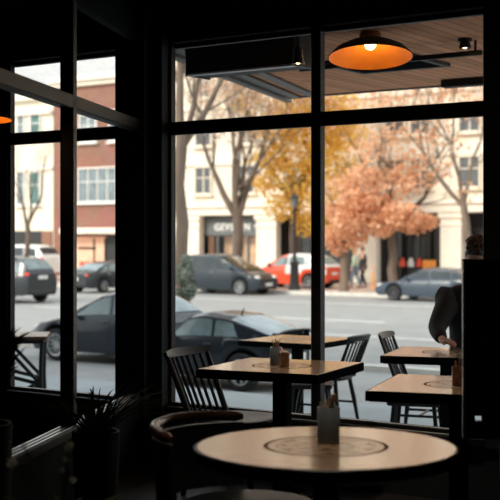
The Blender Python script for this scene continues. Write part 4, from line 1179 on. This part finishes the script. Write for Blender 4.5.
# ------------------------------------------------------------------ people
def skin_mesh(chains, levels=2):
    """chains: lists of (point, radius[, radius2]); chains given as lists share a vertex when the point is the same"""
    vs = []; idx = {}; es = []; rs = []
    for ch_ in chains:
        last = None
        for pr_ in ch_:
            p_, r_ = Vector(pr_[0]), pr_[1:]
            key = tuple(round(c, 4) for c in p_)
            if key not in idx: idx[key] = len(vs); vs.append(p_); rs.append(r_ if len(r_) == 2 else (r_[0], r_[0]))
            if last is not None and last != idx[key]: es.append((last, idx[key]))
            last = idx[key]
    me = bpy.data.meshes.new('tmp'); me.from_pydata([tuple(v) for v in vs], es, [])
    ob_ = bpy.data.objects.new('tmp', me); COL.objects.link(ob_)
    md = ob_.modifiers.new('Skin', 'SKIN'); md.use_smooth_shade = True; md.branch_smoothing = .3
    if not me.skin_vertices: me.attributes  # layer comes with the modifier
    sk = me.skin_vertices[0].data
    seen = set(); par = list(range(len(vs)))
    def fnd(i):
        while par[i] != i: i = par[i]
        return i
    for a, c in es: par[fnd(a)] = fnd(c)
    for i in range(len(vs)):
        sk[i].radius = rs[i]; g = fnd(i); sk[i].use_root = g not in seen; seen.add(g)
    ss = ob_.modifiers.new('Sub', 'SUBSURF'); ss.levels = levels; ss.render_levels = levels
    dg = bpy.context.evaluated_depsgraph_get(); dg.update()
    out = bpy.data.meshes.new_from_object(ob_.evaluated_get(dg))
    bpy.data.objects.remove(ob_); bpy.data.meshes.remove(me)
    return out
def mesh_obj(name, me, m, parent):
    me.name = name; me.materials.clear(); me.materials.append(m)
    for p_ in me.polygons: p_.use_smooth = True
    o = bpy.data.objects.new(name, me); COL.objects.link(o); o.parent = parent; return o
def join_mb(me, mb):      # append an MB's geometry to a mesh
    vs = [tuple(v.co) for v in me.vertices]; fs = [list(p.vertices) for p in me.polygons]; o = len(vs)
    vs += [tuple(v) for v in mb.v]; fs += [[i+o for i in f] for f in mb.f]
    m2 = bpy.data.meshes.new('body'); m2.from_pydata(vs, [], fs); m2.update(); return m2
def person(loc, rz, J, label, hairm, topm, botm, shoem, group=None, hands=True, fwd=Vector((1, 0, 0))):
    """J: joint positions in metres, facing +x; left = +y"""
    root = empty('person', loc, rz, label, 'person', group)
    V = lambda k: Vector(J[k])
    pel, ch_, nk, hd = V('pelvis'), V('chest'), V('neck'), V('head')
    up = (hd-nk).normalized(); f = V('face') if 'face' in J else Vector((1, 0, 0)); f = (f-up*f.dot(up)).normalized(); sd = up.cross(f)
    spine = [(pel, .13, .11), ((pel*2+ch_)/3, .125, .10), ((pel+ch_*2)/3, .14, .11), (ch_, .145, .115), (nk-up*.03, .06, .06), (nk+up*.03, .056, .056), (hd-up*.07+f*.015, .070, .078), (hd, .080, .098), (hd+up*.07-f*.01, .072, .088), (hd+up*.105-f*.01, .04, .05)]
    ch = [spine]
    for s in 'LR':
        ch.append([(ch_, .145, .115), (V('sh'+s), .062), ((V('sh'+s)+V('el'+s))/2, .048), (V('el'+s), .040), ((V('el'+s)*.6+V('wr'+s)*.4), .038), (V('wr'+s), .026), (V('wr'+s)+(V('hd'+s)-V('wr'+s))*.6, .032, .018), (V('hd'+s), .034, .016)])
        ch.append([(pel, .13, .11), (V('hip'+s), .092), ((V('hip'+s)+V('kn'+s))/2, .075), (V('kn'+s), .055), ((V('kn'+s)*.6+V('an'+s)*.4), .054), (V('an'+s), .036), (V('an'+s)+Vector(J.get('foot', (1, 0, 0)))*.12+Vector((0, 0, -.03)), .036, .026), (V('an'+s)+Vector(J.get('foot', (1, 0, 0)))*.18+Vector((0, 0, -.035)), .030, .020)])
        # fingers
        w, h = V('wr'+s), V('hd'+s); d = (h-w).normalized(); pn = Vector(J.get('palm'+s, (0, 0, -1))); pn = (pn-d*pn.dot(d)).normalized(); side = d.cross(pn)*(1 if s == 'L' else -1)
        for k, (o_, l_) in enumerate(((.024, .070), (.008, .080), (-.009, .074), (-.025, .058))):
            b0 = h+side*o_-d*.01
            p1 = b0+d*l_*.42+pn*.006; p2 = p1+(d*.8+pn*.5).normalized()*l_*.33; p3 = p2+(d*.45+pn*.8).normalized()*l_*.27
            ch.append([(b0, .009), (p1, .0088), (p2, .008), (p3, .0065)])
        b0 = w+(h-w)*.45+side*.022; p1 = b0+(side*.8+d*.6).normalized()*.036; p2 = p1+(side*.25+d+pn*.3).normalized()*.030; p3 = p2+(d+pn*.5).normalized()*.022
        ch.append([(b0, .012), (p1, .0105), (p2, .0095), (p3, .008)])
    me = skin_mesh(ch, 2)
    mb = MB()
    Rf = Matrix((f, sd, up)).transposed().to_4x4()
    mb.ball(hd+f*.100-up*.012, .016, 6, None, (1.0, .8, 1.7), Rf)
    for s in (1, -1):
        mb.ball(hd+sd*s*.082-f*.005-up*.01, .022, 6, None, (.8, .4, 1.4), Rf)
    body = mesh_obj('body', join_mb(me, mb), SKIN, root)
    eb = MB()
    for s in (1, -1): eb.ball(hd+f*.088+sd*s*.032+up*.012, .011, 6, None, (.6, 1, .7), Rf)
    eb.build('eyes', HAIRD, root, True)
    MB().ball(hd+f*.090-up*.048, .016, 6, None, (.4, 1.3, .35), Rf).build('mouth', COPPER, root, True)
    # hair: cap with tousled locks
    hb = MB(); rg = random.Random(9)
    rows = []
    for i in range(9):
        th = (i/8)*R_(112)
        row = []
        for k in range(20):
            a = 2*PI*k/20
            front = max(0, math.cos(a))
            t2 = th*(1-.42*front)
            rr = 1.0+.05*math.sin(5*a+i)
            row.append(hd+up*.018-f*.010+(f*math.cos(a)*.106*math.sin(t2)+sd*math.sin(a)*.090*math.sin(t2)+up*.108*math.cos(t2))*rr)
        rows.append(row)
    hb.grid(rows, None, True)
    if J.get('locks'):
        for k in range(J['locks']):
            a = rg.uniform(0, 2*PI); t = rg.uniform(.1, 1.35)*(1-.35*max(0, math.cos(a)))
            c = hd+up*.018-f*.01+(f*math.cos(a)*.108*math.sin(t)+sd*math.sin(a)*.092*math.sin(t)+up*.112*math.cos(t))
            n = (c-hd).normalized(); tg = (n.cross(Vector((rg.gauss(0, 1), rg.gauss(0, 1), rg.gauss(0, 1))))).normalized()
            hb.tube([c-n*.012, c+n*.010+tg*.012, c+n*.006+tg*.034, c-n*.006+tg*.05], [.012, .012, .009, .003], 5)
    hb.build('hair', hairm, root, True, None, 80)
    # clothes
    g = .022
    kw = J.get('bulk', 1.0)
    ch = [[(pel-(ch_-pel)*.12, .15*kw, .125*kw), ((pel*2+ch_)/3, .148*kw, .122*kw), ((pel+ch_*2)/3, .160*kw, .130*kw), (ch_, .165*kw, .135*kw), (nk-up*.045, .085*kw, .08*kw)]]
    for s in 'LR':
        wr = V('wr'+s)
        ch.append([(ch_, .165, .135), (V('sh'+s), .085*min(kw, 1.12)), ((V('sh'+s)+V('el'+s))/2, .068*min(kw, 1.25)), (V('el'+s), .060*min(kw, 1.15)), ((V('el'+s)+wr)/2, .055), (wr+(V('el'+s)-wr)*.08, .044)])
    mesh_obj('jacket', skin_mesh(ch, 2), topm, root)
    ch = []
    for s in 'LR':
        ch.append([(pel, .14, .118), (V('hip'+s), .108), ((V('hip'+s)+V('kn'+s))/2, .092), (V('kn'+s), .072), ((V('kn'+s)+V('an'+s))/2, .068), (V('an'+s)+Vector((0, 0, .03)), .055)])
    mesh_obj('trousers', skin_mesh(ch, 2), botm, root)
    ff = Vector(J.get('foot', (1, 0, 0)))
    for s in 'LR':
        a = V('an'+s); mesh_obj('shoe', skin_mesh([[(a+Vector((0, 0, .02))-ff*.01, .046), (a-ff*.03+Vector((0, 0, -.03)), .045, .035), (a+ff*.08+Vector((0, 0, -.038)), .046, .034), (a+ff*.19+Vector((0, 0, -.045)), .038, .026)]], 2), shoem, root)
    return root
def stand(h=1.0, sw=.12):
    J = dict(pelvis=(0, 0, .95), chest=(.01, 0, 1.32), neck=(.0, 0, 1.50), head=(.03, 0, 1.645), face=(1, 0, 0),
             shL=(0, .185, 1.42), shR=(0, -.185, 1.42), elL=(-.03, .24, 1.14), elR=(.0, -.24, 1.14), wrL=(.08, .24, .90), wrR=(.12, -.22, .92), hdL=(.11, .24, .82), hdR=(.17, -.21, .85),
             palmL=(0, -1, 0), palmR=(0, 1, 0), hipL=(0, .09, .90), hipR=(0, -.09, .90), knL=(sw, .10, .50), knR=(-sw*.3, -.10, .50), anL=(sw*1.2, .10, .08), anR=(-sw*1.6, -.10, .08), locks=0)
    return {k: (tuple(c*h for c in v) if isinstance(v, tuple) and k not in ('face', 'palmL', 'palmR') else v) for k, v in J.items()}
p = at_Y(355.5, 45.2, SWZ); person(p, TH+R_(150), stand(.95), 'ginger-haired person in a pale green top and jeans on the far sidewalk', GINGER, GREENT, JEANS, TRIMB, 'pedestrians on the far sidewalk')
p = at_Y(363, 45.9, SWZ); person(p, TH+R_(-160), stand(.98), 'pedestrian dressed in dark clothes behind the person in pale green', HAIRD, DARKT, DARKT, TRIMB, 'pedestrians on the far sidewalk')

# seated person at the terrace table: faces the viewer, bowed over the table.  local +x = towards the viewer
pp = W(1.675, 9.02)
fa = cam_ang(-.18, -1.0)
ca, sa = math.cos(fa), math.sin(fa)
def loc_p(px, py, d):      # a joint seen at px,py at distance d -> local
    w = at_d(px, d, CAMZ-(py-HY)/F*d)-Vector((pp.x, pp.y, GZ))
    return (w.x*ca+w.y*sa, -w.x*sa+w.y*ca, w.z)
J = dict(pelvis=(-.05, 0, .80), chest=(.03, 0, 1.16), neck=loc_p(476, 277, 8.92), head=loc_p(477.5, 255, 8.80), face=(.88, -.12, -.40),
         shR=loc_p(451, 297, 8.98), elR=loc_p(436, 329, 8.72), wrR=loc_p(443, 341, 8.50), hdR=loc_p(449.5, 341.5, 8.43),
         shL=loc_p(503, 297, 8.98), elL=loc_p(512, 330, 8.70), wrL=loc_p(488, 341, 8.45), hdL=loc_p(477, 342, 8.42), palmR=(0, 0, -1), palmL=(0, 0, -1),
         hipL=(.0, .10, .76), hipR=(.0, -.10, .76), knL=(.42, .13, .70), knR=(.42, -.13, .70), anL=(.34, .12, .33), anR=(.34, -.12, .33), locks=80, bulk=1.55)
person((pp.x, pp.y, GZ), fa, J, 'person in a black coat with tousled dark hair seated at the terrace table', HAIRD, COATM, COATM, TRIMB)
root = empty('bar_stool', (pp.x-.05*ca, pp.y-.05*sa, GZ), fa, 'tall black bar stool under the person in the black coat', 'stool')
MB().lathe([(.001, .62), (.16, .62), (.18, .635), (.175, .66), (.001, .665)], 28).build('seat', BLKWOOD, root, True)
for k in range(4):
    a = R_(45+90*k); MB().tube([(.12*math.cos(a), .12*math.sin(a), .63), (.2*math.cos(a), .2*math.sin(a), 0)], .014, 8).build('leg', BLK, root, True)
MB().tube([(.168*math.cos(2*PI*k/24), .168*math.sin(2*PI*k/24), .25) for k in range(25)], .010, 6).build('foot_ring', BLK, root, True)

# ------------------------------------------------------------------ light, sky, camera
w = bpy.data.worlds.new('overcast_sky'); scn.world = w; w.use_nodes = True
nt = w.node_tree; bg = nt.nodes['Background']
tc = nt.nodes.new('ShaderNodeTexCoord'); sx = nt.nodes.new('ShaderNodeSeparateXYZ'); nt.links.new(tc.outputs['Generated'], sx.inputs[0])
rp = nt.nodes.new('ShaderNodeValToRGB'); nt.links.new(sx.outputs['Z'], rp.inputs['Fac'])
rp.color_ramp.elements[0].position = 0; rp.color_ramp.elements[0].color = (.93, .93, .91, 1)
rp.color_ramp.elements[1].position = .6; rp.color_ramp.elements[1].color = (.86, .91, .95, 1)
nt.links.new(rp.outputs[0], bg.inputs['Color']); bg.inputs['Strength'].default_value = 1.25
sl = bpy.data.lights.new('sun', 'SUN'); sl.energy = 3.0; sl.angle = R_(14); sl.color = (1, .90, .76)
so = bpy.data.objects.new('sun', sl); COL.objects.link(so)
sd = Vector((.30, .78, -.55)).normalized()         # direction the light travels
so.rotation_euler = sd.to_track_quat('-Z', 'Y').to_euler()

cam = bpy.data.cameras.new('camera'); co = bpy.data.objects.new('camera', cam); COL.objects.link(co)
co.location = (0, 0, CAMZ); co.rotation_euler = (PI/2, 0, TH)
cam.sensor_width = 36; cam.lens = F/500*36; cam.shift_y = -(250-HY)/500; cam.clip_start = .05; cam.clip_end = 500
cam.dof.use_dof = True; cam.dof.focus_distance = 7.2; cam.dof.aperture_fstop = cam.lens/1000/.026
scn.camera = co
vs = scn.view_settings; vs.view_transform = 'Standard'; vs.look = 'None'; vs.gamma = 1; vs.use_curve_mapping = False; vs.exposure = 0.33
scn.cycles.use_denoising = True
